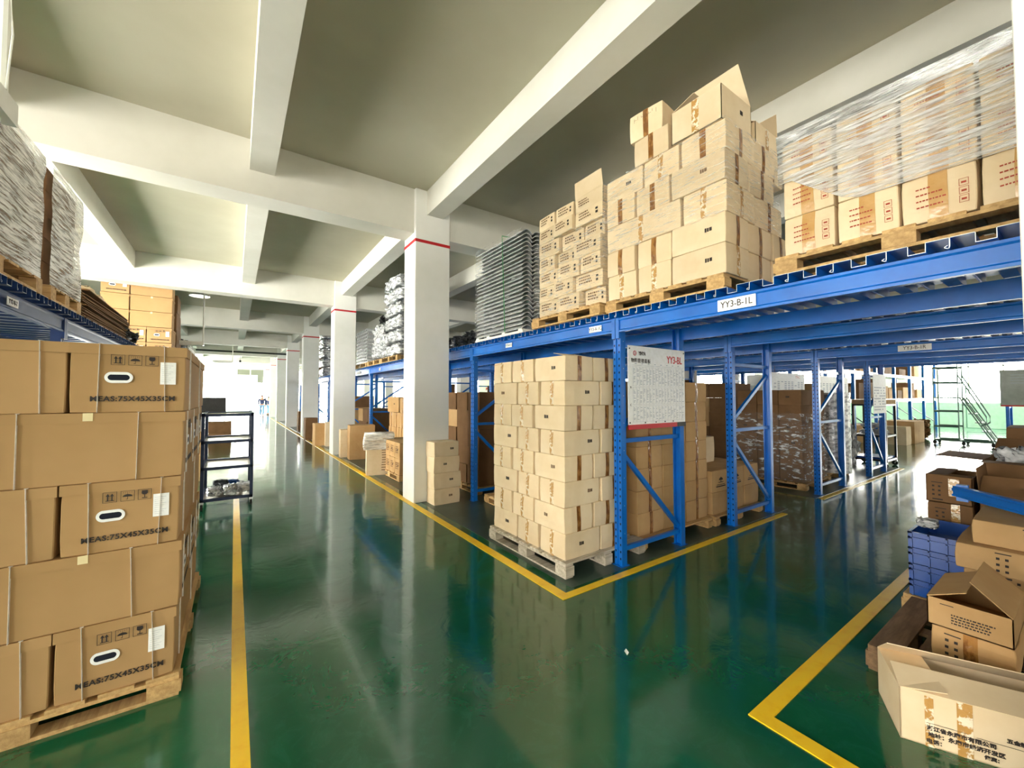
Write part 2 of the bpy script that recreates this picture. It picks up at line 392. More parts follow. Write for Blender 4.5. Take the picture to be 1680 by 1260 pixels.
def text_mesh(s, size, bold=0.0, depth=0.0008, sx=1.0, align='CENTER', space=1.0):
    c = bpy.data.curves.new('t', 'FONT'); c.body = s; c.size = size; c.offset = bold; c.extrude = depth; c.align_x = align; c.align_y = 'CENTER'
    c.resolution_u = 3; c.space_character = space
    o = bpy.data.objects.new('t', c); COL.objects.link(o)
    bpy.context.view_layer.update()
    me = bpy.data.meshes.new_from_object(o.evaluated_get(bpy.context.evaluated_depsgraph_get()))
    bpy.data.objects.remove(o); bpy.data.curves.remove(c)
    if sx != 1.0:
        for v in me.vertices: v.co.x *= sx
    return me
TXT = {}
def text_on(parent, name, s, size, fc, pos, m, bold=0.0, sx=1.0, lean=0.0, label=None, space=1.0):
    """text in the plane of a face: fc is the direction the letters face; pos is local"""
    k = (s, size, bold, sx, m.name)
    if k not in TXT:
        me = text_mesh(s, size, bold, 0.0008, sx, space=space); me.materials.clear(); me.materials.append(m); TXT[k] = me
    rz = {'-Y': 0, '+X': PI/2, '+Y': PI, '-X': -PI/2}[fc]
    o = link(name, TXT[k], parent, pos, (PI/2, 0, rz)); o.rotation_euler.rotate_axis('Z', lean) if lean else None
    if label: o['label'] = label
    return o
# ------------------------------------------------------------------ pallets
PM = {}
def pallet(x0, y0, z0, w, d, label, m=None, h=0.12, simple=False, group=None, turn=False):
    """stringer-and-block pallet; deck boards run along X"""
    m = m or M_WOOD; k = (w, d, h, m.name)
    if k not in PM:
        nb = 7; bw = d/nb*0.78; t = 0.018
        deck = MB().box(-w/2, -bw/2, 0, w/2, bw/2, t, m).mesh('deck_board')
        blk = MB().box(-0.05, -0.07, 0, 0.05, 0.07, h-3*t, m).mesh('block')
        run = MB().box(-0.045, -d/2, 0, 0.045, d/2, t, m).mesh('runner')
        PM[k] = (deck, blk, run, nb, bw, t)
    deck, blk, run, nb, bw, t = PM[k]
    r = thing('pallet', label, 'pallet', (x0+w/2, y0+d/2, z0) if not turn else (x0+d/2, y0+w/2, z0), PI/2 if turn else 0, group)
    if simple:
        mb = MB()
        for i in range(nb): y = -d/2+bw/2+i*(d-bw)/(nb-1); mb.box(-w/2, y-bw/2, h-t, w/2, y+bw/2, h, m)
        mb.build('deck', r); mb = MB()
        for sx in (-1, 0, 1):
            mb.box(sx*(w/2-.045)-.045, -d/2, 0, sx*(w/2-.045)+.045, d/2, t, m)
            for sy in (-1, 0, 1): mb.box(sx*(w/2-.045)-.045, sy*(d/2-.06)-.06, t, sx*(w/2-.045)+.045, sy*(d/2-.06)+.06, h-t, m)
        mb.build('base', r); return r
    for i in range(nb): link('deck_board', deck, r, (0, -d/2+bw/2+i*(d-bw)/(nb-1), h-t))
    for sx in (-1, 0, 1):
        link('runner', run, r, (sx*(w/2-0.045), 0, 0)); link('stringer', run, r, (sx*(w/2-0.045), 0, h-2*t))
        for sy in (-1, 0, 1): link('block', blk, r, (sx*(w/2-0.045), sy*(d/2-0.06), t))
    return r
# ------------------------------------------------------------------ stretch film
def wrap(x0, y0, z0, x1, y1, z1, label, m, e=0.012, faces=('-X', '-Y', '+X', '+Y'), top=False, bulge=0.012, name='stretch_wrap', slope=None):
    cx, cy = (x0+x1)/2, (y0+y1)/2; W = (x1-x0)/2+e; D = (y1-y0)/2+e; H = z1-z0; n = 14; nz = 10
    per = []
    for (ax, ay, bx, by, f) in ((-W,-D,W,-D,'-Y'), (W,-D,W,D,'+X'), (W,D,-W,D,'+Y'), (-W,D,-W,-D,'-X')):
        for i in range(n): per.append((ax+(bx-ax)*i/n, ay+(by-ay)*i/n, f))
    vs = []; fs = []
    for j in range(nz+1):
        for k, (px, py, f) in enumerate(per):
            lo = slope(px+cx, py+cy) if slope else 0
            z = lo + (H-lo)*j/nz
            nn = noise.noise(Vector((px*3, py*3, z*5)))*bulge
            l = math.hypot(px, py); s = 1+nn/l
            vs.append((px*s, py*s, z))
    L = len(per)
    for j in range(nz):
        for k in range(L):
            if per[k][2] in faces: fs.append((j*L+k, j*L+(k+1) % L, (j+1)*L+(k+1) % L, (j+1)*L+k))
    if top: fs.append(tuple(nz*L+k for k in range(L)))
    me = bpy.data.meshes.new(name); me.from_pydata(vs, [], fs); me.materials.append(m)
    me.polygons.foreach_set('use_smooth', [True]*len(fs)); me.update()
    o = link(name, me, None, (cx, cy, z0)); return tag(o, label, 'plastic wrap')
# ------------------------------------------------------------------ racks
def post_mesh(h, m):
    mb = MB(); W = 0.045; D = 0.035
    prof = [(-D, -W), (-D, -0.012), (-D+0.012, -0.007), (-D+0.012, 0.007), (-D, 0.012), (-D, W), (D, W), (D, W-0.012), (-D+0.03, W-0.012), (-D+0.03, -W+0.012), (D, -W+0.012), (D, -W)]
    mb.prism(prof, 2, 0, h, m)
    z = 0.06
    while z < h-0.05:
        for y in (-0.028, 0.028):
            mb.add([(-D-0.001, y-0.006, z), (-D-0.001, y+0.006, z), (-D-0.001, y+0.008, z+0.02), (-D-0.001, y-0.008, z+0.02)], [(0, 1, 2, 3)], M_HOLE)
        z += 0.065
    for y in (-W-0.001,): 
        z = 0.3
        while z < h: mb.add([(0.0, y, z), (0.008, y, z), (0.008, y, z+0.008), (0.0, y, z+0.008)], [(0, 1, 2, 3)], M_GALV); z += 0.26
    mb.box(-0.06, -0.06, 0, 0.06, 0.06, 0.005, m)
    return mb.mesh('upright')
def deck_mesh(x0, x1, p=0.24, m=None):
    m = m or M_BLUE
    t = 0.003; q = p/2
    pr = [(-q+0.006, -0.038), (-q+0.006+0.012, -0.045), (-q+0.004, -0.052), (-q+0.002, -0.045), (-q+0.002, 0), (-0.035, 0), (-0.035, -0.05), (0.035, -0.05), (0.035, 0), (q-0.002, 0), (q-0.002, -0.045)]
    mb = MB(); n = len(pr)
    up = [(a, b+t) for a, b in pr]
    poly = pr
    mb.prism(poly, 0, x0, x1, m, close=False)
    # pale cut edge of the sheet at both ends
    for X in (x0, x1):
        for i in range(n-1):
            a, b = pr[i], pr[i+1]; dx, dz = b[0]-a[0], b[1]-a[1]; L = math.hypot(dx, dz) or 1; nx, nz_ = -dz/L*t, dx/L*t
            s = -0.001 if X == x0 else 0.001
            mb.add([(X+s, a[0], a[1]), (X+s, b[0], b[1]), (X+s, b[0]+nx, b[1]+nz_), (X+s, a[0]+nx, a[1]+nz_)], [(0, 1, 2, 3)], M_GALV)
    return mb.mesh('deck_panel')
def rack(label, xa, xb, ys, y_from, y_to, dm, beam_z=(2.21, 2.345), m=None, braces=True, post_h=2.33, labels=(), decks=True, lvls=(), conn=True):
    m = m or M_BLUE
    r = thing('pallet_rack', label, 'rack', (xa, ys[0], 0))
    pm = post_mesh(post_h, m)
    ox, oy = xa, ys[0]
    for y in ys:
        for X in (xa, xb):
            link('upright', pm, r, (X-ox, y-oy, 0), (0, 0, 0 if X == xa else PI))
        def hb(za, zb, nm='brace', w=0.035):
            mb = MB(); mb.bar((xa+0.03-ox, y-oy, za), (xb-0.03-ox, y-oy, zb), w, 0.04, m); mb.build(nm, r)
        hb(0.145, 0.145); hb(1.17, 1.17) if braces else None
        if braces: hb(2.0, 2.0); hb(1.05, 0.2, 'diagonal_brace'); hb(1.3, 1.88, 'diagonal_brace')
    yl = [y_from] + [y for y in ys if y_from < y < y_to] + [y_to]
    for (z0, z1) in (beam_z,)+tuple(lvls):
        for i in range(len(yl)-1):
            ya, yb = yl[i]+0.004, yl[i+1]-0.004
            for X, s in ((xa-0.035, -1), (xb+0.035, 1)):
                mb = MB(); a, b = z0, z1; h = (b-a)
                pr = [(s*0.0, a), (s*0.018, a), (s*0.018, a+h*0.12), (s*0.008, a+h*0.2), (s*0.008, b-h*0.2), (s*0.018, b-h*0.12), (s*0.018, b), (s*0.0, b), (-s*0.022, b), (-s*0.022, a)]
                poly = [(X-ox+p[0], p[1]) for p in pr]
                mb.prism(poly, 1, ya-oy, yb-oy, m)
                b_ = mb.build('beam', r)
                if conn:
                    c = MB()
                    for yy in (ya, yb):
                        q0, q1 = (yy, yy+0.04) if yy == ya else (yy-0.04, yy)
                        c.box(X-ox+min(s*0.0, s*0.022), q0-oy, z0-0.06, X-ox+max(s*0.0, s*0.022), q1-oy, z1, m)
                    c.build('beam_connector', b_)
    if decks:
        n = int((y_to-y_from)/0.24); lim = 96; parts = min(n, lim)
        for i in range(parts): link('deck_panel', dm, r, (0, y_from+0.12+i*0.24-oy, beam_z[1]+0.055))
        if n > lim:
            me = dm.copy(); bm = bmesh.new(); bm.from_mesh(me); g = bm.verts[:]+bm.edges[:]+bm.faces[:]
            for i in range(1, n-lim):
                d = bmesh.ops.duplicate(bm, geom=g); bmesh.ops.translate(bm, vec=(0, 0.24*i, 0), verts=[v for v in d['geom'] if isinstance(v, bmesh.types.BMVert)])
            bm.to_mesh(me); bm.free()
            o = link('deck_panels', me, r, (0, y_from+0.12+lim*0.24-oy, beam_z[1]+0.055)); o['kind'] = 'stuff'
    for (yy, z, txt, wd, hh, face_x, s) in labels:
        X = face_x
        mb = MB(); mb.box(min(0, s*0.003), -wd/2, -hh/2, max(0, s*0.003), wd/2, hh/2, M_PAPER)
        pl = mb.build('beam_label', r, (X-ox, yy-oy, z)); 
        if txt: text_on(pl, 'lettering', txt, hh*0.8, '-X' if s < 0 else '+X', (s*0.004, 0, 0), M_INK if txt[0] != '~' else M_RUNE, sx=0.85)
    return r
YS = [-1.35] + [2.6 + 2.85*k for k in range(0, 9)]
dmA = deck_mesh(-0.09, 1.08)
rack('long blue pallet rack along the main aisle with the YY3-B-1L label', 3.05, 4.0, YS, -2.0, 25.0, dmA,
     labels=[(1.47, 2.278, 'YY3-B-1L', 0.27, 0.085, 3.05-0.053, -1), (2.86, 2.278, 'YY3-A-1C', 0.17, 0.06, 3.05-0.053, -1), (4.42, 2.278, 'YY3-A-1L', 0.15, 0.055, 3.05-0.053, -1),
             (10.2, 2.278, 'YY3-A-1R', 0.15, 0.06, 3.05-0.053, -1), (12.3, 2.278, '', 0.5, 0.06, 3.05-0.053, -1)])
dmB = deck_mesh(-0.09, 1.13)
rack('blue pallet rack standing behind the aisle rack, low cartons with umbrella marks under it', 5.12, 6.12, YS[:7], -2.0, 17, dmB)
dmC = deck_mesh(-0.09, 1.24)
rack('blue pallet rack over the film-wrapped brown cartons, with the YY3-B-1R beam label', 7.85, 8.95, YS[:6], -2.0, 14, dmC,
     labels=[(1.42, 2.278, 'YY3-B-1R', 0.34, 0.085, 7.85-0.053, -1)])
rack('blue pallet rack at the end of the cross aisle with a hung paper chart', 10.45, 11.4, YS[:6], -2.0, 14, dmA)
dmL = deck_mesh(-1.08, 0.09)
YL = [2.75 + 2.85*k - 2.85 for k in range(0, 8)]
rack('navy pallet rack on the left of the aisle, stacked with cloudy wrapped pallets', -2.35, -1.40, YL, -1.0, 22, deck_mesh(-0.09, 1.08, m=M_DBLUE), m=M_DBLUE,
     labels=[(4.45, 2.28, 'YY2-B-2', 0.18, 0.06, -1.34, 1)])

# ------------------------------------------------------------------ stacks of cartons
def pinwheel(x0, y0, z0, n, h, where, grp, m, L=0.45, S=0.36, hollow=True, tm=None, jit=0.012, tops=True, N=0.006, cols=2, film_names=()):
    """interlocked layers as on the photographed pallets; -X and -Y faces show"""
    for i in range(n):
        z = z0+i*h; j = lambda: RNG.uniform(-jit, jit); lv = lay(i, n)
        odd = (i % 2 == (n-1) % 2)
        T = dict(h=h, m=m, tm=tm, N=N, group=grp)
        if i < 2: N = .012
        else: N = .007
        def C(x, y, w, d, pos, t, k): tm = M_GLINT_TAPE if t == ('-X',) else M_TAPE; carton(x+abs(j())*0.5, y, z, w, d, h, label='kraft carton, %s layer, %s, %s' % (lv, pos, where), group=grp, tape=t, mark=k, m=m, tm=tm, N=N)  # tape with painted glints on faces toward the aisle, plain brown elsewhere
        if odd:
            C(x0+j(), y0+j()*.5, S, L, 'at the corner', ('-Y',), ('-X',)); C(x0+S+.01, y0+j()*.5, S, L, 'second on the short side', ('-Y',), ())
            C(x0+j(), y0+L+.015, L, S, 'middle of the long side', ('-X',), ()); C(x0+j(), y0+L+S+.03, L, S, 'far end of the long side', ('-X',), ())
            if cols > 2: C(x0+2*S+.02, y0+j()*.5, S, L, 'third on the short side', ('-Y',), ())
        else:
            C(x0+j(), y0+j()*.5, L, S, 'at the corner', ('-X',), ('-Y',)); C(x0+L+.01, y0+j()*.5, S, L, 'second on the short side', ('-Y',), ())
            C(x0+j(), y0+S+.015, L, S, 'middle of the long side', ('-X',), ()); C(x0+j(), y0+2*S+.03, S, L, 'far end of the long side', (), ('-X',))
            if cols > 2: C(x0+L+S+.02, y0+j()*.5, S-.06, L, 'third on the short side', ('-Y',), ())
def grid(x0, y0, z0, nx, ny, n, w, d, h, where, grp, m, tape='-X', mark='-X', jit=0.012, N=0.006, tm=None, skip=(), facesX=True, both=False, extra=None, word='carton', tapew=.05, xw='', A=.004, ys=None, stuff=False):
    """plain columns; only the cartons on the visible sides are built: k counts along Y, i along X"""
    for l in range(n):
        for i in range(nx):
            for k in range(ny):
                if i > 0 and k > 0 and not both: continue
                if (i, k, l) in skip: continue
                if stuff:
                    a_, b_ = RNG.uniform(-jit, jit), RNG.uniform(-jit, jit); STUFF.box(x0+i*w+a_+.004, y0+k*d+b_+.004, z0+l*h, x0+i*w+w-.006+a_, y0+k*d+d-.006+b_, z0+l*h+h-.002, m if RNG.random() < .8 else M_CARD); continue
                lv = lay(l, n)
                a = ('first', 'second', 'third', 'fourth', 'fifth', 'sixth', 'seventh', 'eighth')
                pos = ('%s along the aisle side' % a[k] if i == 0 else '%s row in, %s column' % (a[i], a[k]) if k else '%s across the end' % a[i])
                if ny == 1 and nx == 1: pos = ''
                t = ((tape,) if tape else ()); mk = ((mark,) if mark else ())
                if tape == '*': t = ('-X', '-Y')
                ex = extra(w-.004, d-.004, h, l, i, k) if extra else ()
                carton(x0+i*w+RNG.uniform(-jit, jit)*.6, y0+k*d+RNG.uniform(-jit, jit)*.3, z0+l*h, w-.006, d-.006, h, '%s, %s layer%s, %s' % (word, lv, (', '+pos) if pos else '', where), grp,
                       tape=t, mark=mk, m=m, N=N, tm=tm, extra=ex, tapew=tapew, A=A)

# F1: the corner pallet beside the sign
pallet(2.40, 2.66, 0, 1.08, 1.26, 'grey weathered pallet under the tall corner stack of pale cartons', M_GWOOD, h=0.14)
pinwheel(2.43, 2.70, 0.14, 8, 0.229, 'corner stack by the YY3-BL board', 'pale cartons on the corner pallet', M_CARD2, cols=2, N=0.007)
# opened flaps on top of it
def flap_box_top(): pass
# F2: stack behind the frame
pallet(3.48, 2.70, 0, 1.35, 1.1, 'pallet under the carton stack behind the YY3-BL frame')
grid(3.50, 2.76, 0.12, 3, 1, 7, 0.45, 0.42, 0.235, 'stack behind the YY3-BL frame', 'cartons behind the sign frame', M_CARD, tape='-Y', mark='')
# F3: low stack with umbrella marks
def umb_extra(w, d, h, l, i, k):
    if l != 1 or k: return ()
    c = w*0.5; v = h*0.5
    r = [(c-.1, v-.05, c+.1, v-.042), (c-.11, v-.075, c+.11, v-.06), (c-.06, v-.02, c+.06, v-.012), (c-.008, v-.02, c+.008, v+.05), (c-.045, v+.01, c+.045, v+.03), (c-.03, v+.03, c+.03, v+.042)]
    return (('printed_mark', '-Y', r, M_INK),)
pallet(4.88, 2.68, 0, 1.2, 1.1, 'pallet under the low two-layer stack between the blue frames')
grid(4.92, 2.74, 0.12, 3, 2, 2, 0.40, 0.42, 0.27, 'low stack between the blue frames', 'low cartons with umbrella marks', M_CARD, tape='', mark='', extra=umb_extra, both=True)
carton(5.22, 3.15, 0.66, 0.52, 0.42, 0.36, 'single upright carton resting on the low two-layer stack between blue frames', None, ('-Y',), (), M_CARD2)
# F4: wrapped brown stacks under the third rack
pallet(7.93, 2.80, 0, 1.1, 1.1, 'pallet under the brown cartons wrapped in glossy film')
grid(7.96, 2.85, 0.12, 2, 3, 6, 0.50, 0.36, 0.265, 'glossy wrapped stack under the third rack', 'wrapped brown cartons under the third rack', M_BROWN, tape='', mark='-X')
wrap(7.95, 2.84, 0.14, 8.97, 3.94, 1.3, 'glossy clear film around the brown cartons under the third rack', M_FILMX)
pallet(7.93, 4.1, 0, 1.1, 1.1, 'pallet beside the glossy wrapped brown stack, further in')
grid(7.98, 4.13, 0.12, 2, 3, 6, 0.5, 0.36, 0.29, 'open stack further in under the third rack', 'brown cartons further in under the third rack', M_BROWN, stuff=True)
grid(8.98, 3.0, 0.12, 1, 1, 6, 0.42, 0.45, 0.26, 'stack beside the tall film roll', 'brown cartons beside the tall film roll', M_BROWN, tape='', mark='')
pallet(9.25, 2.9, 0, 1.1, 1.1, 'pallet under the cartons and film roll at the third rack end')
# under-rack loads deeper along the aisle, seen between the pillar and the corner stack
pallet(3.15, 4.3, 0, 1.0, 1.0, 'pallet under the shadowed stack behind the corner pallet')
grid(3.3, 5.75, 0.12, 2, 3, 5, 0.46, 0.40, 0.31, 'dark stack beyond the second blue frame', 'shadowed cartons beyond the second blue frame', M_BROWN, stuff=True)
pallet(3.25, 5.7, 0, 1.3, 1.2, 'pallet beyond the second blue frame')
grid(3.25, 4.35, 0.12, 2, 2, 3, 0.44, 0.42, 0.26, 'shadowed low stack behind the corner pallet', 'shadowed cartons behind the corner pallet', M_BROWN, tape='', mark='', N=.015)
# four cartons beside the near pillar
for i, (dx, dy, w, d, h, rz) in enumerate(((0, 0, .42, .29, .235, .01), (.01, .0, .44, .29, .235, -.01), (-.01, -.005, .42, .29, .235, .0), (-.02, -.01, .41, .29, .22, .02))):
    carton(2.625+dx, 5.645+dy, (0, .235, .47, .705)[i], w, d, h, 'carton against the near pillar, %s of its stack of four' % ('bottom', 'second', 'third', 'topmost')[i],
           'four cartons by the near pillar', (), ('-Y',), M_CARD2, rz=rz, N=.012, cx=True)
# behind the near pillar along the line
pallet(2.55, 7.4, 0, 1.0, 1.2, 'pallet behind the near pillar under two carton layers')
grid(2.56, 7.42, 0.12, 2, 4, 2, 0.45, 0.28, 0.30, 'two-layer pallet behind the near pillar', 'printed cartons behind the near pillar', M_CARD, tape='', mark='-X',
     extra=lambda w, d, h, l, i, k: (('printed_mark', '-X', scribble(d*.2, h*.7, d*.6, 4, .035, random.Random(l*7+k)), M_FINK),) if i == 0 else ())
def tallbox(x, y, w, d, h, label, rz=0, m=None, extra=(), grp=None): return carton(x, y, 0, w, d, h, label, grp, (), (), m or M_CARD, rz=rz, cx=True, extra=extra, N=.01)
c = tallbox(2.5, 8.55, .5, .55, .78, 'tall carton with a plastic sheet over its top, beside the pallet', -.25, M_CARD2,
        extra=(('printed_mark', '-Y', [(.3, .1+k*.05, .45, .115+k*.05) for k in range(10)], M_FINK),))
wrap(2.24, 8.27, 0.52, 2.76, 8.83, 0.83, 'crumpled clear plastic sheet draped over the tall carton behind the pillar', M_FILMW, e=.03, top=True, bulge=.04, name='plastic_sheet').rotation_euler[2] = -.25
tallbox(2.72, 10.85, .62, .5, .86, 'tall open brown carton with torn tape, between the two first pillars', -.1)
for i in range(2): carton(2.5, 11.35, i*.36, .4, .4, .36, 'small square carton beside the second pillar, %s of two' % ('lower', 'upper')[i], 'two cartons by the second pillar', (), (), M_CARD2, cx=True, rz=-.1)
grid(3.3, 9.2, 0.12, 2, 3, 4, 0.5, 0.4, 0.36, 'tall pile beside the white wrapped cartons', 'cartons piled beside the white wrapped pallet', M_CARD, tape='-X', mark='', skip=((0, 1, 3), (0, 2, 3)))
pallet(3.25, 9.15, 0, 1.05, 1.25, 'pallet under the tall pile behind the near pillar')
carton(3.3, 9.9, 1.2, .6, .55, .38, 'wide brown carton lying on the pile behind the near pillar', None, (), ('-X',), M_CARD, rz=.2)
grid(3.05, 7.6, 0.12, 2, 3, 4, 0.45, 0.38, 0.29, 'white wrapped pallet behind the near pillar', 'white wrapped cartons', mat('white_cardboard', 'd9cfc4', 'e8dfd6', .8), tape='', mark='-X') if False else None
grid(3.62, 7.02, 0.12, 1, 3, 3, 0.45, 0.40, 0.40, 'white wrapped pallet behind the near pillar', 'white wrapped cartons', mat('white_cardboard', 'd9cfc4', 'e8dfd6', .8), tape='', mark='-X')
wrap(3.62, 7.02, 0.7, 4.08, 8.22, 1.33, 'bunched white plastic over the pale cartons behind the near pillar', M_FILMW, top=True, bulge=.05)
pallet(3.6, 7.0, 0, .6, 1.22, 'narrow pallet under the pale wrapped cartons')
# between pillars further down
tallbox(2.3, 14.45, .34, .4, .72, 'narrow carton past the second pillar, brown tape down its edge', .05)
tallbox(2.62, 14.1, .42, .45, .76, 'carton with blue rimmed liner past the second pillar', -.1, M_CARD2)
tallbox(2.35, 16.6, .42, .45, .8, 'dark taped carton furthest of the row past the second pillar', 0, M_BROWN)
carton(3.1, 15.3, 0.76, .55, .5, .4, 'brown carton on top of the pile past the second pillar', None, (), (), M_BROWN, cx=True)
tallbox(3.1, 15.3, .6, .6, .76, 'large carton at the base of the pile past the second pillar', 0, M_CARD)
carton(3.2, 15.9, 0.0, .5, .5, 1.3, 'tall carton standing behind the pile past the second pillar', None, (), (), M_BROWN, cx=True)
for k in range(3):
    carton(2.65+.1*k, 20.9+.8*k, 0, .5, .5, .25+.3*k, ('flat', 'square', 'upright')[k]+' brown carton near the fourth pillar', None, (), (), M_BROWN, cx=True)
# ------------------------------------------------------------------ loads on the long rack
ZD = 2.403
def big_pile():
    x0, y0 = 3.0, 1.53; z = ZD+0.12; h = 0.235; G = 'cartons of the tall pile on the rack'
    pallet(2.98, 1.55, ZD, 1.1, 1.15, 'pine pallet on the rack deck under the tall carton pile')
    rows = [  # (y start, length, tape?) on the -X face; (x start, width, tape) on the -Y face
        ([(1.53, .46, 0), (2.0, .34, 1), (2.35, .34, 1)], [(3.36, .40), (3.77, .3)], .235),
        ([(1.53, .46, 0), (2.0, .35, 1), (2.36, .34, 1)], [(3.36, .40), (3.77, .3)], .235),
        ([(1.53, .36, 1), (1.90, .80, 1)], [(3.47, .5)], .245),
        ([(1.53, .46, 0), (2.0, .35, 1), (2.36, .34, 1)], [(3.37, .45)], .24),
        ([(1.53, .37, 1), (1.91, .36, 1), (2.28, .43, 0)], [(3.42, .42)], .225)]
    for i, (L, R, hh) in enumerate(rows):
        nm = ('corner', 'middle', 'far')
        for k, (ya, l, t) in enumerate(L):
            dep = .36 if l > .4 else .46
            if i == 4 and k == 0: continue
            carton(x0+RNG.uniform(-.012, .008), ya, z, dep, l, hh, 'tan carton in the tall pile on the rack, %s layer, %s one facing the aisle' % (ORD[i], nm[k]), G,
                   ('-X', '-Y') if t and k == 0 else (('-X',) if t else (('-Y',) if k == 0 else ())), () if t else ('-X',), M_CARD2, tm=M_TAPE if i % 2 else M_GLINT_TAPE, N=.005)
        for k, (xa, l) in enumerate(R):
            carton(xa, 1.55+RNG.uniform(-.02, .0), z, l, .46, hh, 'tan carton in the tall pile on the rack, %s layer, %s on its shaded end' % (ORD[i], ('second', 'third')[k]), G, ('-Y',), (), M_CARD2, N=.006)
        z += hh
    # loose ones on top
    zt = z
    carton(3.0, 1.53, z-.225, .47, .37, .225, 'tan carton under the torn top carton, wrapped at the corner of the tall pile', G, ('-X', '-Y'), (), M_CARD2)
    open_carton(3.22, 1.76, zt, .46, .42, .27, 'torn open carton at the top corner of the tall pile, lid raised', M_CARD2, rz=0, flaps={'+X': -28, '+Y': -70}, fd={'+X': .34}, tape=('-X',), mark=('-Y',))
    carton(3.0, 2.01, zt, .44, .36, .235, 'tan carton beside the torn open one on the tall pile', G, ('-X',), (), M_CARD2)
    carton(3.0, 2.1, zt+.235, .42, .33, .25, 'topmost carton with handwriting on the tall pile', None, ('-X',), (), M_CARD2, rz=.12,
           extra=(('handwriting', '-X', [(0.05+.035*i, .17+.012*(i % 3), .053+.035*i, .21+.01*(i % 2)) for i in range(7)]+[(0.05+.07*i, .19, .075+.07*i, .193) for i in range(3)], M_FINK),))
    open_carton(3.85, 1.8, zt-.0, .42, .40, .26, 'open carton with upright flaps at the back of the tall pile', M_CARD2, flaps={'+X': 4, '+Y': 20, '-Y': -60}, fd={'+X': .24}, tape=('-Y',))
    carton(3.64, 1.56, zt-.225, .44, .45, .225, 'crumpled carton below the open flapped one at the back of the tall pile', G, ('-Y',), (), M_CARD2, N=.02)
    wrap(2.995, 1.53, ZD+.57, 3.88, 2.73, ZD+.12+1.18, 'clear stretch film wound round the upper layers of the tall pile', M_FILM)
def flap(parent, hinge, u, n, L, D, ang, m, t=0.004, nm='flap'):
    """flap hinged along u at hinge point (centre), opening outward along n by ang from the vertical-up direction 0=up, 90=out"""
    a = math.radians(ang); d = n*math.sin(a) + Vector((0, 0, 1))*math.cos(a); q = u.cross(d).normalized()*t/2
    c = D*0.06
    vs = []
    for s in (-1, 1):
        for (e, f) in ((-L/2, 0), (L/2, 0), (L/2-c, D), (-L/2+c, D)):
            p = hinge + u*e + d*f + q*s
            if f: p = p + n*0.012*math.sin(e*9)
            vs.append(p)
    return MB().add(vs, [(0, 1, 2, 3), (7, 6, 5, 4), (0, 4, 5, 1), (1, 5, 6, 2), (2, 6, 7, 3), (3, 7, 4, 0)], m)
def open_carton(cx, cy, z, w, d, h, label, m, rz=0.0, flaps=None, fd=None, tape=(), mark=(), extra=(), group=None, ang_in=None):
    mb = MB(); t = 0.005
    mb.box(-w/2, -d/2, 0, w/2, d/2, t, m); mb.box(-w/2, -d/2, 0, w/2, -d/2+t, h, m); mb.box(-w/2, d/2-t, 0, w/2, d/2, h, m)
    mb.box(-w/2, -d/2, 0, -w/2+t, d/2, h, m); mb.box(w/2-t, -d/2, 0, w/2, d/2, h, m)
    o = mb.build('open_carton', None, (cx, cy, z), (0, 0, rz)); tag(o, label, 'carton', group)
    for fc, a in (flaps or {}).items():
        oo, u, n, L = face(fc, w, d, h); D = (d if fc[1] == 'X' else w)
        D = (fd or {}).get(fc, min(w, d)/2*0.98)
        k = MB(); flap_mb = None
        hp = oo + u*L/2 + Vector((0, 0, h))
        tmp = MB(); aa = math.radians(a); dd = n*math.sin(aa)+Vector((0, 0, 1))*math.cos(aa); q = u.cross(dd).normalized()*0.002; c = D*.05
        vs = []
        for s in (-1, 1):
            for (e, f) in ((-L/2, 0), (L/2, 0), (L/2-c, D), (-L/2+c, D)): vs.append(hp+u*e+dd*f+q*s)
        tmp.add(vs, [(0, 1, 2, 3), (7, 6, 5, 4), (0, 4, 5, 1), (1, 5, 6, 2), (2, 6, 7, 3), (3, 7, 4, 0)], m)
        tmp.build('flap', o)
    for fc in tape:
        L = face(fc, w, d, h)[3]; link('packing_tape', decal(fc, [(L/2-.03, 0, L/2+.03, h)], w, d, h, 0, 0, 0, M_GLINT_TAPE), o)
    for fc in mark:
        L = face(fc, w, d, h)[3]; link('printed_mark', decal(fc, [(L*.6, h*.5, L*.6+.045, h*.5+.035)], w, d, h, 0, 0, 0, M_INK), o)
    for nm, fc, rects, mm in extra: link(nm, decal(fc, rects, w, d, h, 0, 0, 0, mm, lift=.003), o)
    return o
big_pile()
# big printed boxes under film at the near end of the rack
def ic_extra(w, d, h, l, i, k):
    if i: return ()
    r = random.Random(l*9+k); L = d
    e = [('printed_mark', '-X', [q for k_ in range(4) for q in scribble(L*.2, h*(.70-.13*k_), L*.38*(1-.3*(k_ == 0)), 1, .015, r)], M_RINK)]
    fr = []
    for q in range(3):
        u = L*.74; v = h*(.55-.17*q); s = .034
        fr += [(u, v, u+s, v+.002), (u, v+s, u+s, v+s+.002), (u, v, u+.002, v+s), (u+s-.002, v, u+s, v+s), (u+.008, v+.012, u+s-.008, v+.022)]
    e.append(('care_symbols', '-X', fr, M_RINK)); return e
pallet(2.97, -0.02, ZD, 1.1, 1.22, 'pallet on the rack deck under the film-wrapped red-printed cartons')
grid(3.0, 0.01, ZD+.12, 2, 4, 3, .42, .288, .25, 'wrapped pallet at the near rack end', 'red-printed cartons at the near end of the rack', M_CARD2, tape='-X', mark='', extra=ic_extra, tm=M_LTAPE, word='red-printed carton', tapew=.07, A=.008, N=.005)
wrap(3.0, 0.01, ZD+.12, 3.84, 1.16, ZD+.12+.82, 'streaky stretch film sloping over the red-printed cartons at the near end', M_FILMD, e=.02, slope=lambda x, y: .24+.25*max(0, min(1, (y-.8)/.3)), top=True, bulge=.015)
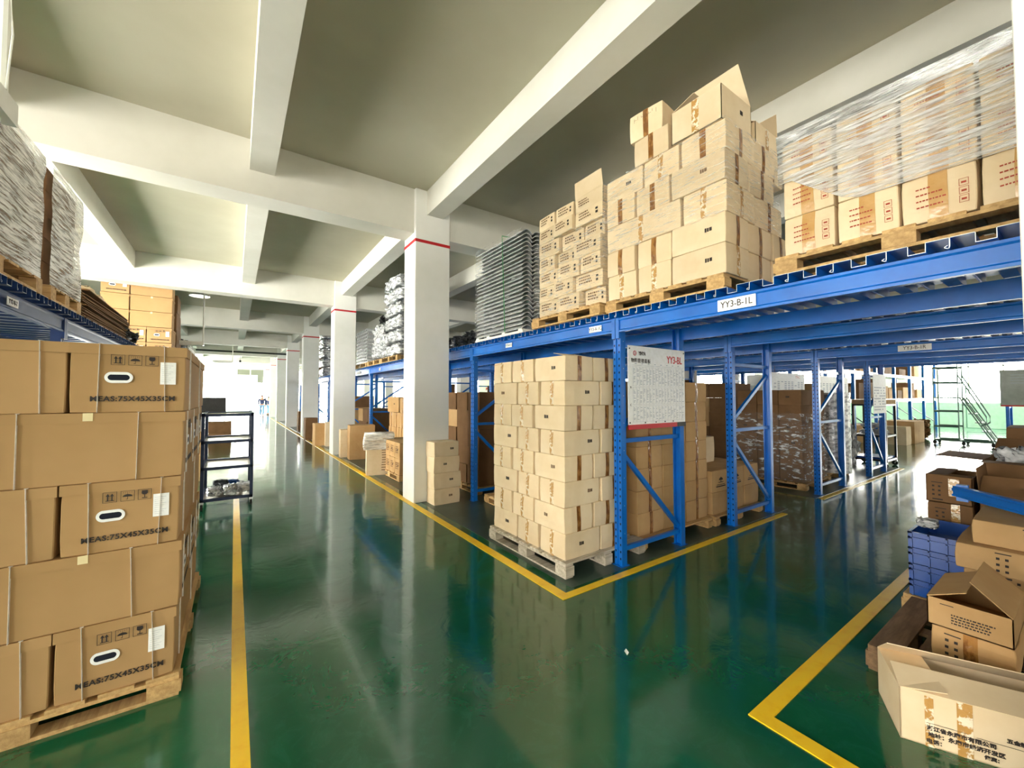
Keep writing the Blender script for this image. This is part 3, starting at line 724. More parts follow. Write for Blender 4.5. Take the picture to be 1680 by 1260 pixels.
# medium printed stack
def m_extra(w, d, h, l, i, k):
    if i: return ()
    r = random.Random(l*5+k+3)
    return (('printed_mark', '-X', scribble(d*.15, h*.75, d*.5, 3, .03, r), M_FINK), ('black_stamp', '-X', [(d*.78, h*.35, d*.86, h*.5), (d*.78, h*.58, d*.86, h*.72)], M_INK))
pallet(2.93, 2.74, ZD, 1.1, 1.08, 'pine pallet on the rack deck under the film-wrapped printed cartons')
z = ZD+.12
for l, hh in enumerate((.19, .17, .18, .17, .18, .16, .16)):
    nk = 3; ws = (.42, .30, .31) if l == 6 else ((.40, .33, .30) if l % 2 else (.30, .36, .37)); y = 2.76
    for k in range(3):
        if l == 6 and k == 0: y += ws[k]; continue
        xo = RNG.choice((-.03, .0, .04)) if k < 2 else 0
        carton(3.0+xo, y, z, .46, ws[k]-.008, hh, 'printed carton on the film-wrapped rack pallet, %s layer, %s from the tall pile' % (lay(l, 7), ('nearest', 'second', 'third')[k]), 'printed cartons on the film-wrapped rack pallet',
               (), (), M_CARD2, extra=m_extra(.456, ws[k]-.012, hh, l, 0, k), N=.007)
        y += ws[k]
    carton(3.5, 2.77, z, .44, .42, hh, 'printed carton on the film-wrapped rack pallet, %s layer, behind the aisle column' % lay(l, 7), 'printed cartons on the film-wrapped rack pallet', (), (), M_CARD)
    z += hh
open_carton(3.24, 2.965, z-.16, .44, .40, .16, 'open printed carton with its lid standing up beside the tall pile', M_CARD2, flaps={'-X': 5, '+X': -80}, fd={'-X': .17}, extra=(('printed_mark', '-X', scribble(.05, .11, .15, 3, .025, random.Random(2)), M_FINK),))
wrap(2.99, 2.76, ZD+.14, 3.5, 3.80, ZD+1.02, 'clear film wound round the printed cartons on the rack', M_FILM, e=.03)
# grey trays
def tray_mesh(w, d, m):
    mb = MB(); n = 6; t = .004; pts = []
    for side in (0,):
        segs = []
        for i in range(n*6+1):
            x = -w/2 + w*i/(n*6); a = (i % 6)/6*PI
            segs.append((x, 0.048*math.sin(a) if i % 6 else 0.0))
        prof = [(x, .002+z) for x, z in segs]+[(x, z+.012) for x, z in reversed(segs)]
        mb.prism(prof, 1, -d/2, d/2, m)
    return mb.mesh('casting_tray')
tm_ = tray_mesh(1.0, 1.16, M_CAST)
tp = MB()
for x in (-.5, 0, .42): tp.box(x, -.6, 0, x+.08, .6, .03, M_PCB)
for y in (-.58, -.2, .2, .5): tp.box(-.5, y, .03, .5, y+.08, .05, M_PCB)
tag(tp.build('pallet', None, (3.46, 4.66, ZD)), 'white painted metal pallet under the grey tray stack on the rack', 'pallet')
NTR = 24
for i in range(NTR):
    o = link('casting_tray', tm_, None, (3.47+RNG.uniform(-.006, .006), 4.66, ZD+.052+i*.0535), (0, 0, RNG.uniform(-.004, .004)))
    tag(o, 'thin grey scalloped metal tray in the tall strapped tray stack on the rack', 'tray', 'grey trays in the strapped stack on the rack')
wrap(2.96, 4.07, ZD+.06, 3.98, 5.25, ZD+1.36, 'crinkled clear film around the grey tray stack on the rack', M_FILM, e=.006, faces=('-X', '+Y'))
gs = MB()
gs.tube([(2.93, 4.42, ZD+.05), (2.925, 4.44, ZD+.6), (2.93, 4.47, ZD+1.0), (2.94, 4.5, ZD+1.36), (3.5, 4.5, ZD+1.41), (4.0, 4.5, ZD+1.36)], .006, M_GREENSTR, 6)
tag(gs.build('green_strap'), 'thin green strapping cord looped over the grey tray stack', 'cord')
# crinkled bundles
def lump(name, x, y, z, w, d, h, label, cat, m, amp=.05, group=None, seed=0, fr=3.0, n=14, rz=0, round_=.35):
    bm = bmesh.new(); bmesh.ops.create_cube(bm, size=2); bmesh.ops.subdivide_edges(bm, edges=bm.edges[:], cuts=n, use_grid_fill=True)
    for v in bm.verts:
        p = v.co.copy(); s = p.normalized()*1.25; q = p.lerp(s, round_)
        nn = noise.noise_vector(p*fr+Vector((seed*5, seed*2, 1)))*amp*2 + noise.noise_vector(p*fr*3+Vector((seed, 0, 1)))*amp
        v.co = Vector((q.x*w/2, q.y*d/2, q.z*h/2)) + nn*Vector((1, 1, .7)).length/1.6
    lo = [min(v.co[k] for v in bm.verts) for k in range(3)]; hi = [max(v.co[k] for v in bm.verts) for k in range(3)]; sz = (w, d, h)
    for v in bm.verts:
        for k in range(3): v.co[k] = (v.co[k]-lo[k])/(hi[k]-lo[k])*sz[k] - (sz[k]/2 if k < 2 else 0)
    me = bpy.data.meshes.new(name); bm.to_mesh(me); bm.free(); me.materials.append(m)
    me.polygons.foreach_set('use_smooth', [True]*len(me.polygons))
    o = link(name, me, None, (x, y, z), (0, 0, rz)); return tag(o, label, cat, group)
pallet(2.95, 8.75, ZD, 1.0, 1.25, 'pallet on the rack under the tall lumpy silver bundles', simple=True)
for i in range(6):
    lump('wrapped_bundle', 3.45, 9.35, ZD+.12+i*.315, .98, 1.18, .312, 'silver film bundle on the rack behind the near pillar, %s of six' % ORD[i], 'bundle', M_SILV, .03, 'silver bundles in the tall stack', i, 3, round_=.1)
pallet(2.95, 10.0, ZD, 1.0, 1.2, 'pallet on the rack under the glossy crumpled bundle', simple=True)
lump('wrapped_bundle', 3.45, 10.6, ZD+.12, .98, 1.15, .95, 'crumpled glossy silver bundle between the tall stack and the tube ends', 'bundle', M_SILV, .06, None, 3, 3, round_=.12)
lump('plastic_bag', 3.5, 10.55, ZD+1.072, .8, 1.0, .3, 'black shiny plastic heaped on the crumpled silver bundle', 'bag', M_BLACK, .08, None, 5, 3)
pallet(2.95, 11.3, ZD, 1.0, 1.3, 'pallet on the rack under the stacked tube castings', simple=True)
tb = MB()
for k in range(12):
    a, b = 2*PI*k/12, 2*PI*(k+1)/12
    R, r = .052, .034
    for (p, q, s) in ((R, R, 0), ):
        tb.add([(0, R*math.cos(a), R*math.sin(a)), (0, R*math.cos(b), R*math.sin(b)), (.9, R*math.cos(b), R*math.sin(b)), (.9, R*math.cos(a), R*math.sin(a))], [(0, 1, 2, 3)], M_CAST)
    tb.add([(0, R*math.cos(a), R*math.sin(a)), (0, R*math.cos(b), R*math.sin(b)), (0, r*math.cos(b), r*math.sin(b)), (0, r*math.cos(a), r*math.sin(a))], [(0, 1, 2, 3)], M_SILV)
    tb.add([(0, r*math.cos(a), r*math.sin(a)), (0, r*math.cos(b), r*math.sin(b)), (.25, r*math.cos(b), r*math.sin(b)), (.25, r*math.cos(a), r*math.sin(a))], [(0, 1, 2, 3)], M_BLACK)
tb.add([(.25, -.034, -.034), (.25, .034, -.034), (.25, .034, .034), (.25, -.034, .034)], [(0, 1, 2, 3)], M_BLACK)
tbm = tb.mesh('tube_casting')
for r_ in range(10):
    for c in range(11):
        o = link('tube_casting', tbm, None, (2.98, 11.35+c*.108+(r_ % 2)*.054, ZD+.175+r_*.094))
        tag(o, 'silver tube casting seen end on in the honeycomb stack on the rack', 'casting', 'tube castings stacked on the rack')
for i in range(5):
    lump('wrapped_bundle', 3.45, 18.85, ZD+.02+i*.4, .95, 1.1, .398, 'pale film bundle on the rack past the second pillar, %s of five' % ORD[i], 'bundle', M_SILV, .03, 'pale bundles past the second pillar', i+9, 3, round_=.1)
grid(3.0, 20.2, ZD, 1, 2, 4, .5, .9, .45, 'rack stack past the third pillar', 'brown cartons on the rack past the third pillar', M_BROWN, tape='', mark='')
grid(3.0, 6.1, ZD+.05, 2, 3, 2, .45, .5, .22, 'dark stack behind the grey trays', 'dark cartons behind the grey trays', M_BROWN, tape='', mark='', skip=((0, 0, 1),)) if False else None
for i, (y, s) in enumerate(((5.75, .30), (6.3, .26), (6.9, .33), (7.5, .28))):
    lump('scrap_bundle', 3.5, y, ZD, .9, .5, s, 'dark metal parts bundle behind the near pillar, %s from the grey trays' % ('first', 'second', 'third', 'fourth')[i], 'bundle', M_DGREY, .06, 'dark part bundles behind the near pillar', i+20, 4)

# white wrapped goods glimpsed under the left rack
for i, (y, hh) in enumerate(((3.35, 2.05), (4.55, 1.95), (6.6, 1.8))):
    lump('wrapped_bundle', -2.06, y+.05, 0, .8, 1.0, hh, 'white wrapped load on the floor under the left rack, %s along the aisle' % ORD[i+0].replace('bottom', 'first'), 'bundle', M_FILMSOLID, .03, None, i+2, 3)
# ------------------------------------------------------------------ the sign
sg = thing('notice_board', 'white management board reading YY3-BL hung on the blue rack frame', 'sign', (3.09, 2.535, 1.30))
sw, sh = 0.93, 0.79
MB().box(0, -.006, 0, sw, .0, sh, M_PAPER).build('board', sg)
MB().box(0, -.014, -.02, sw*.83, -.0, .025, M_RED).build('red_tray', sg); MB().box(sw*.83, -.014, -.02, sw, -.0, .025, M_BLACK).build('tray_end', sg)
text_on(sg, 'lettering', 'YY3-BL', .105, '-Y', (sw*.80, -.008, sh-.115), M_RED, sx=.82, bold=.0015)
text_on(sg, 'lettering', '物料管理看板', .046, '-Y', (sw*.205, -.008, sh-.145), M_INK, bold=.0003, space=1.2)
text_on(sg, 'lettering', 'YINYA', .05, '-Y', (sw*.225, -.008, sh-.072), M_INK, bold=.0016, sx=.72)
lg = MB()
for k in range(16):
    a, b = 2*PI*k/16, 2*PI*(k+1)/16
    lg.add([(.025*math.cos(a), 0, .025*math.sin(a)), (.025*math.cos(b), 0, .025*math.sin(b)), (.017*math.cos(b), 0, .017*math.sin(b)), (.017*math.cos(a), 0, .017*math.sin(a))], [(0, 1, 2, 3)], M_RED)
for a in (0, 2.1, 4.2): lg.bar((.0, 0, 0), (.015*math.cos(a), 0, .015*math.sin(a)), .001, .004, M_RED)
lg.build('round_logo', sg, (sw*.105, -.008, sh-.072))
tbl = MB(); R = random.Random(3)
for (za, zb) in ((.40, .585), (.22, .385), (.05, .205)):
    for z in (za, zb): tbl.box(.06, -.0075, z, sw-.03, -.0065, z+.0012, M_RUNE)
    for c in range(17):
        x = .07+c*.05
        tbl.box(x, -.0075, za, x+.001, -.0065, zb, M_RUNE)
        q = zb-.02
        while q > za+.015:
            if R.random() < .75: tbl.box(x+.008, -.0075, q, x+.008+.03*R.random()+.004, -.0065, q+.005, M_RUNE)
            q -= .0125
for c in range(8): tbl.box(.1+c*.1, -.0075, .615, .125+c*.1, -.0065, .621, M_RUNE)
tbl.box(.06, -.0075, .6, sw-.03, -.0065, .602, M_RUNE)
tbl.build('printed_table', sg)
text_on(sg, 'lettering', 'B', .03, '-Y', (.035, -.008, .385), M_INK); text_on(sg, 'lettering', 'C', .03, '-Y', (.035, -.008, .215), M_INK)
sc_ = MB()
for x, z in ((.02, sh-.03), (sw-.02, sh-.03), (.02, .045), (.25, .04), (.42, .04), (.57, .04), (.71, .04)): sc_.box(x-.006, -.011, z-.006, x+.006, -.006, z+.006, M_INK)
sc_.build('screw_caps', sg)
def small_board(x, y, z, w, h, label, txt, axis='-Y'):
    b = thing('notice_board', label, 'sign', (x, y, z))
    if axis == '-Y': MB().box(0, -.005, 0, w, 0, h, M_PAPER).build('board', b)
    else: MB().box(-.005, 0, 0, 0, w, h, M_PAPER).build('board', b)
    if txt:
        text_on(b, 'lettering', txt, h*.16, axis, (w*.78, -.007, h*.86) if axis == '-Y' else (-.007, w*.2, h*.86), M_RED)
    t = MB(); rr = random.Random(hash(label) % 99 if False else len(label))
    for c in range(9):
        for q in range(9):
            if rr.random() < .8:
                u = w*(.08+.1*c); v = h*(.08+.07*q)
                if axis == '-Y': t.box(u, -.0065, v, u+w*.06, -.005, v+h*.03, M_RUNE)
                else: t.box(-.0065, u, v, -.005, u+w*.06, v+h*.03, M_RUNE)
    t.build('printed_table', b); return b

# ------------------------------------------------------------------ the near left stack: large strapped cartons
MX = -0.222; MY = 2.84
pallet(-1.42, 2.835, 0, 1.5, 1.2, 'pine pallet under the strapped MEAS cartons on the left', h=0.12, turn=True)
def oval(cx, cz, w, h, n=24):
    r = h/2; P = []
    for k in range(n):
        a = 2*PI*k/n; s = 1 if math.cos(a) >= 0 else -1
        P.append((cx+s*(w/2-r)+r*math.cos(a), cz+r*math.sin(a)))
    return P
def flat_poly(mb, P, y, m, t=.0008): mb.prism(P, 1, y-t, y, m)
def pictos(mb, u0, v0, s, m, y):
    """three framed handling symbols: two up arrows, umbrella, wine glass"""
    for i in range(3):
        x = u0+i*s*1.25
        for (a, b, c, d) in ((0, 0, s, .03*s), (0, .97*s, s, s), (0, 0, .035*s, s), (.965*s, 0, s, s)): mb.box(x+a, y-.0008, v0+b, x+c, y, v0+d, m)
        if i == 0:
            mb.box(x+.2*s, y-.0008, v0+.14*s, x+.8*s, y, v0+.2*s, m)
            for q in (.35, .65):
                mb.box(x+(q-.05)*s, y-.0008, v0+.2*s, x+(q+.05)*s, y, v0+.66*s, m); flat_poly(mb, [(x+(q-.14)*s, v0+.6*s), (x+(q+.14)*s, v0+.6*s), (x+q*s, v0+.86*s)], y, m)
        elif i == 1:
            P = [(x+.5*s+.36*s*math.cos(PI*k/10), v0+.42*s+.24*s*math.sin(PI*k/10)) for k in range(11)]; flat_poly(mb, P, y, m)
            mb.box(x+.48*s, y-.0008, v0+.18*s, x+.52*s, y, v0+.72*s, m); mb.box(x+.38*s, y-.0008, v0+.16*s, x+.52*s, y, v0+.2*s, m)
            for q in (.2, .35, .5, .65, .8): mb.box(x+(q-.01)*s, y-.0008, v0+.76*s, x+(q+.01)*s, y, v0+.88*s, m)
        else:
            flat_poly(mb, [(x+.28*s, v0+.88*s), (x+.26*s, v0+.6*s), (x+.38*s, v0+.47*s), (x+.62*s, v0+.47*s), (x+.74*s, v0+.6*s), (x+.72*s, v0+.88*s)], y, m)
            mb.box(x+.47*s, y-.0008, v0+.2*s, x+.53*s, y, v0+.5*s, m); mb.box(x+.3*s, y-.0008, v0+.12*s, x+.7*s, y, v0+.19*s, m)
MEAS = text_mesh('MEAS:75X45X35CM', .035, .0011, .0006, 1.0, space=1.12); MEAS.materials.clear(); MEAS.materials.append(M_INK)
def end_parts(o, w, d, h, fc, label=True):
    """print, hand hole and paper label for the 45 cm end of a carton"""
    rz = {'-Y': 0, '+X': PI/2}[fc]; W = w if fc == '-Y' else d; off = (d if fc == '-Y' else w)/2
    def put(nm, mb): 
        ob = mb.build(nm, o, (0, 0, 0), (0, 0, rz)); return ob
    y = -off-.004
    mb = MB(); pictos(mb, -W/2+W*.33, h*.70, W*.118, M_INK, y); put('care_symbols', mb)
    mb = MB(); P = oval(-W/2+W*.40, h*.515, W*.24, h*.165); Q = oval(-W/2+W*.40, h*.515, W*.185, h*.085)
    n = len(P); vs = [(a, y, b) for a, b in P]+[(a, y, b) for a, b in Q]+[(a, y-.0015, b) for a, b in P]+[(a, y-.0015, b) for a, b in Q]
    mb.add(vs, [(2*n+i, 2*n+(i+1) % n, 3*n+(i+1) % n, 3*n+i) for i in range(n)]+[(i, (i+1) % n, 2*n+(i+1) % n, 2*n+i) for i in range(n)]+[(n+i, n+(i+1) % n, 3*n+(i+1) % n, 3*n+i) for i in range(n)], M_PAPER)
    put('hand_hole_rim', mb)
    mb = MB(); flat_poly(mb, Q, y, M_HOLE); put('hand_hole', mb)
    t = link('lettering', MEAS, o, (0, 0, 0), (PI/2, 0, rz)); v = Vector((-W/2+W*.535, y, h*.20)); v.rotate(Matrix.Rotation(rz, 3, 'Z')); t.location = v
    if label:
        mb = MB(); mb.box(W*.26, y-.002, h*.42, W*.405, y-.001, h*.76, M_PAPER)
        for k in range(9): mb.box(W*.275, y-.0022, h*(.46+.031*k), W*(.34+.04*((k*7) % 3)/2), y-.002, h*(.463+.031*k), M_RUNE)
        put('paper_label', mb)
def strapped(x0, y0, z0, w, d, h, label, group, straps, fc='-Y', end=None, side=None, tapepiece=False, m=None, lid=True):
    o = carton(x0, y0, z0, w, d, h, label, group, (), (), m or M_CARDM, seed=RNG.randrange(3), A=.001, N=.0015, rz=RNG.uniform(-.006, .006))
    W, D = w-.004, d-.004
    if lid: MB().box(-W/2-.003, -D/2-.003, h-.052, W/2+.003, D/2+.003, h-.001, m or M_CARDM).build('lid', o)
    for u in straps:
        mb = MB(); x = -W/2+W*u; ln = RNG.uniform(-.012, .012)
        mb.bar((x, -D/2-.0055, 0.002), (x+ln, -D/2-.0055, h+.001), .0165, .0015, M_STRAP); mb.bar((x+ln, -D/2-.0055, h+.0015), (x+ln, D/2, h+.0015), .013, .0015, M_STRAP)
        mb.build('strap', o)
    if tapepiece: MB().box(-.018, -D/2-.0062, h-.04, .018, -D/2-.005, h+.0, M_PALET).build('tape_piece', o)
    if end: end_parts(o, W, D, h, end)
    if side: 
        for u in (.25,): MB().bar((W/2+.004, -D/2+D*u, 0.002), (W/2+.004, -D/2+D*u, h), .007, .001, M_STRAP).build('side_strap', o)
    return o
M_CARDM = mat('smooth_brown_cardboard', 'ab875a', 'b59164', 0.8, nscale=1.5, bump=0.05, bscale=14, rand=0.03, spec=0.25)
M_PALET = mat('cream_paper_tape', 'e3cf9a', 'ead9a9', .5)
H35 = 0.349
for l in range(5):
    z = 0.12+l*H35; lv = lay(l, 5); dx = (-.012, .004, -.008, .006, .010)[l]; G = 'strapped cartons of the near left pallet'
    if l % 2 == 0:
        for k in range(3):
            for r in range(2):
                if r and k: continue
                strapped(MX-.456*(k+1)+dx, MY+.755*r, z, .45, .75, H35, 'strapped carton with hand hole side, %s layer, %s column%s, near left pallet' % (lv, ('first', 'second', 'third')[k], ', rear row' if r else ''), G,
                         (.23, .81), end='-Y' if k != 1 else None, side=(k == 0))
    else:
        for k in range(2):
            for r in range(3):
                if r and k: continue
                strapped(MX-.756*(k+1)+dx+.0, MY+.455*r, z, .75, .45, H35, 'long strapped carton, %s layer, %s column, %s row, near left pallet' % (lv, ('first', 'second')[k], ('front', 'middle', 'rear')[r]), G,
                         (.19, .745), end='+X' if (k == 0) else None, side=(k == 0), tapepiece=(r == 0))
# second pallet of the same cartons behind (along the aisle)
# ------------------------------------------------------------------ loads on the left rack
def film_load(y0, y1, z1, x1, label, lb2, n, mm):
    pallet(x1-1.05, y0, ZD, 1.08, y1-y0, 'pallet under '+label, simple=True)
    hh = (z1-ZD-.12)/n
    ncol = 2 if y1-y0 < 1.4 else 3; dd = (y1-y0-.04)/ncol
    for l in range(n):
        for k in range(ncol):
            carton(x1-.5, y0+.02+k*dd, ZD+.12+l*hh, .48, dd-.01, hh, 'carton under cloudy film, %s layer, %s column, %s' % (lay(l, n), ('first', 'second', 'third')[k], lb2), 'cartons in '+lb2, (), (), M_BROWN)
        if l % 2 == 0 or True: carton(x1-1.02, y0+.02, ZD+.12+l*hh, .48, dd-.01, hh, 'shaded carton behind, %s layer, %s' % (lay(l, n), lb2), 'cartons in '+lb2, ('-Y',), (), M_BROWN)
    wrap(x1-.5, y0+.02, ZD+.12, x1, y1-.02, z1+.01, label, M_FILMW, e=.02, faces=('+X', '+Y'), bulge=.03, name='stretch_wrap')
film_load(3.3, 4.72, 3.50, -1.30, 'cloudy diagonal stretch film round the nearer left rack pallet', 'nearer wrapped left rack pallet', 4, 1)
film_load(4.9, 5.70, 3.52, -1.30, 'cloudy stretch film round the second left rack pallet', 'second wrapped left rack pallet', 5, 1)
fm = MB(); fm.box(-.45, -1.05, 0, .45, 1.05, .008, M_BROWN); fm.box(-.45, -1.05, .008, .43, 1.05, .014, M_CEDGE); fmm = fm.mesh('folded_carton')
for i in range(22):
    o = link('folded_carton', fmm, None, (-1.78+RNG.uniform(-.04, .03), 7.05+RNG.uniform(-.09, .09), ZD+.005+i*.0155), (0, 0, RNG.uniform(-.02, .02)))
    tag(o, 'flattened brown carton sheet in the pile on the left rack', 'folded carton', 'flattened cartons piled on the left rack')
lump('crumpled_paper', -1.75, 7.3, ZD+.35, .7, 1.2, .22, 'crumpled kraft paper lying on the flattened cartons', 'paper', M_CARD2, .06, None, 2, 2)
lump('plastic_bag', -1.5, 8.55, ZD, .5, .8, .26, 'torn black plastic bag at the end of the flattened cartons', 'bag', M_BLACK, .07, None, 8, 3)
pallet(-2.5, 12.45, ZD, 1.25, .85, 'pallet under the hand-hole cartons far on the left rack', simple=True, h=.1)
for l in range(5):
    z = ZD+.1+l*.36
    for k in range(2):
        if l in (0, 1): 
            o = strapped(-1.25-.46*(k+1), 12.5, z, .45, .75, .35, 'carton with white hand hole, %s layer, %s column, far stack on the left rack' % (lay(l, 5), ('first', 'second')[k]), 'hand-hole cartons far on the left rack', (), end='-Y', m=M_CARDM)
        elif l == 4: o = strapped(-1.25-(.76 if k == 0 else 1.25), 12.5, z, .75 if k == 0 else .48, .45, .35, 'carton with white hand hole, top layer, %s column, far stack on the left rack' % ('first', 'second')[k], 'hand-hole cartons far on the left rack', (), end='-Y' if k else None, m=M_CARDM)
        elif k == 0: strapped(-1.25-.76, 12.5, z, .75, .45, .35, 'plain long carton, %s layer, far stack on the left rack' % lay(l, 5), 'hand-hole cartons far on the left rack', (), m=M_CARDM, tapepiece=True)
        else: strapped(-1.25-1.25, 12.5, z, .48, .45, .35, 'plain short carton, %s layer, far stack on the left rack' % lay(l, 5), 'hand-hole cartons far on the left rack', (), m=M_CARDM)
grid(-1.75, 13.4, ZD, 1, 1, 4, .5, .9, .45, 'brown stack behind the hand-hole cartons', 'brown cartons far on the left rack', M_BROWN, tape='', mark='')
lump('fabric_bundle', -1.5, 17.0, ZD, .9, 1.2, .9, 'pale crumpled fabric bundle far down the left rack', 'bundle', M_CLOTHW, .1, None, 4, 2.4)
lump('plastic_bag', -1.55, 15.8, ZD, .8, .9, 1.0, 'black plastic wrapped heap beside the pale fabric bundle', 'bag', M_BLACK, .08, None, 6, 3)
# things on the floor past the cart
grid(-.85, 9.6, 0, 1, 1, 2, .42, .5, .48, 'pair just past the trolley', 'cartons past the trolley', M_CARD, tape='', mark='-Y')
lump('plastic_bag', -.64, 9.85, .97, .35, .4, .2, 'white plastic crumpled on the cartons past the trolley', 'bag', M_BAG, .05, None, 3, 3)
grid(-.72, 17.0, 0, 1, 1, 2, .66, .6, .36, 'dark pair further along past the trolley', 'dark cartons further past the trolley', M_BROWN, tape='', mark='')
cr = thing('parts_crate', 'shallow dark crate of wrapped parts standing high behind the trolley', 'crate', (-.6, 10.9, 1.25))
MB().box(-.45, -.3, 0, .45, .3, .32, M_BLACK).build('crate_body', cr)
tag(MB().box(-.2, -.3, 0, .2, .3, 1.249, M_BROWN).build('crate_stand', None, (-.78, 10.9, 0)), 'dark board carton carrying the shallow crate behind the trolley', 'carton')
# ------------------------------------------------------------------ trolley
def trolley(x, y, rz, label, w=.62, d=.95, h=1.36, m=M_STEEL, shelves=(.14, .58, .95, 1.33)):
    t = thing('trolley', label, 'trolley', (x, y, 0), rz); s = .04
    for sx in (-1, 1):
        for sy in (-1, 1):
            px, py = sx*(w/2-s/2), sy*(d/2-s/2)
            MB().box(-s/2, -s/2, .12, s/2, s/2, h, m).build('post', t, (px, py, 0))
            c = MB(); c.box(-.025, -.02, .09, .025, .02, .12, M_GALV); c.bar((-.018, 0, .1), (-.018, 0.02, .045), .005, .02, M_GALV); c.bar((.018, 0, .1), (.018, .02, .045), .005, .02, M_GALV)
            cc = c.build('caster', t, (px, py, 0)); wh = MB(); wh.tube([(-.014, 0, 0), (.014, 0, 0)], .055, M_RUB, 14); wh.build('wheel', cc, (0, .02, .056))
    for z in shelves:
        f = MB(); f.box(-w/2, -d/2, z-.02, w/2, -d/2+.035, z+.02, m); f.box(-w/2, d/2-.035, z-.02, w/2, d/2, z+.02, m)
        f.box(-w/2, -d/2, z-.02, -w/2+.035, d/2, z+.02, m); f.box(w/2-.035, -d/2, z-.02, w/2, d/2, z+.02, m)
        sh = f.build('shelf_frame', t); MB().box(-w/2+.035, -d/2+.035, z-.004, w/2-.035, d/2-.035, z+.004, M_SHEET).build('shelf_plate', sh)
    return t
trolley(-.065, 7.55, 0, 'navy four-tier steel trolley standing on the yellow line in the aisle')
for i, (x, y, s, mm, lb) in enumerate(((-.22, 7.25, .2, M_SILV, 'front left bag'), (-.03, 7.22, .19, M_SILV, 'front middle bag'), (.13, 7.4, .26, M_SILV, 'bag against the front right post'), (-.15, 7.6, .22, M_DGREY, 'dark bag in the middle'), (.0, 7.72, .2, M_BLUEP, 'blue bag behind'))):
    lump('parts_bag', x, y, .155, s, s*1.2, .15 + .03*(i % 2), lb+' of metal parts on the bottom shelf of the trolley', 'bag', mm, .018, None, i, 4, n=9)
cpm = MB().tube([(0, 0, 0), (0, 0, .07)], .03, M_DGREY, 12).mesh('metal_cup')
for k in range(8):
    tag(link('metal_cup', cpm, None, (-.12+(k % 4)*.075, 7.85+(k//4)*.075, .156)), 'small dark cup-shaped part at the back of the trolley bottom shelf', 'metal part', 'cup-shaped parts on the trolley')
for z in (.58, .95, 1.33): pass
# ------------------------------------------------------------------ hanging lights
def batten(x0, x1, y, z, label, rods, rod_top=ZC):
    t = thing('hanging_light', label, 'light', ((x0+x1)/2, y, z)); h = (x1-x0)/2
    MB().box(-h, -.09, 0, h, .09, .10, M_PCB).build('housing', t)
    MB().box(-h+.03, -.03, -.02, h-.03, .03, .0, M_PAPER).build('tube', t)
    for r in rods: MB().tube([(r-(x0+x1)/2, 0, .1), (r-(x0+x1)/2, 0, rod_top-z)], .018, M_ROD, 8).build('rod', t)
    return t
b1 = batten(-2.1, -.82, 2.62, 2.80, 'white hanging batten light over the near left pallet', (-.84, -1.9))
cw = MB(); cw.tube([(.0, 0, .0), (.01, .01, .25), (-.004, .01, .5), (.012, 0, .8), (0, 0, 1.2)], .004, M_ROD, 6); cw.build('cable', b1, (.64, -.03, .1))
cl = MB(); cl.tube([(-.025, -.01, 0), (0, -.03, .004), (.03, -.02, -.008), (.045, 0, -.02)], .004, M_BLACK, 6); cl.build('cable_tie', b1, (.605, 0, .55))
batten(-1.25, -.72, 14.0, 3.0, 'small grey hanging light above the trolley', (-.74,))
batten(-1.0, -.1, 27.0, 3.45, 'grey hanging light furthest down the aisle', (-.12,))
ds = MB(); ds.tube([(0, 0, 0), (0, 0, .03), (0, 0, .10), (0, 0, .14)], [.24, .22, .08, .06], M_CAST, 20)
tag(ds.build('ceiling_lamp', None, (-.85, 14.2, ZC-.38), smooth=False), 'round dish lamp under the ceiling beyond the second beam', 'lamp')
MB().tube([(0, 0, .14), (0, 0, .38)], .02, M_ROD, 8).build('stem', bpy.data.objects['ceiling_lamp'])
pp = MB(); pp.tube([(-1.9, 29.6, 4.3), (3.2, 29.6, 4.3)], .05, M_BLACK, 8); tag(pp.build('pipe'), 'dark pipe running under the far ceiling beam', 'pipe')
cm = MB(); cm.tube([(0, 0, 0), (0, -.22, -.06)], .06, M_BLACK, 10); cm.bar((0, 0, 0), (0, .05, .3), .02, .02, M_BLACK)
tag(cm.build('security_camera', None, (.25, 30.0, 3.79)), 'small black camera hanging under the far beam', 'camera')
# far end: partition with a dark window, exit sign, doorway
dw = struct(MB().box(-1.1, -.02, -.65, 1.1, 0, .65, mat('dark_glass', '55594d', rough=.2)).build('window_50', None, (1.25, 46.9, 3.55)))
MB().box(-.03, -.05, -.65, .03, -.02, .65, M_PCB).build('window_frame', dw)
MB().box(-1.1, -.06, -.65, .6, -.025, .12, M_PCB).build('window_panel', dw)
ex = thing('exit_sign', 'small green running-man exit sign at the far end of the aisle', 'sign', (1.15, 44.6, 2.85))
MB().box(-.28, -.02, 0, .28, .02, .2, M_PAPER).build('sign_plate', ex)
eg = MB(); g_ = mat('exit_green', '1fae4b', rough=.5)
eg.add([(-.2, -.025, .15), (-.02, -.025, .05), (-.02, -.025, .1), (-.18, -.025, .19)], [(0, 1, 2, 3)], g_); eg.add([(.2, -.025, .15), (.02, -.025, .05), (.02, -.025, .1), (.18, -.025, .19)], [(0, 1, 2, 3)], g_); eg.box(-.02, -.026, .02, .02, -.024, .08, g_)
eg.build('green_symbol', ex); MB().box(-.01, -.01, .2, .01, .01, 1.9, M_ROD).build('hanger', ex)
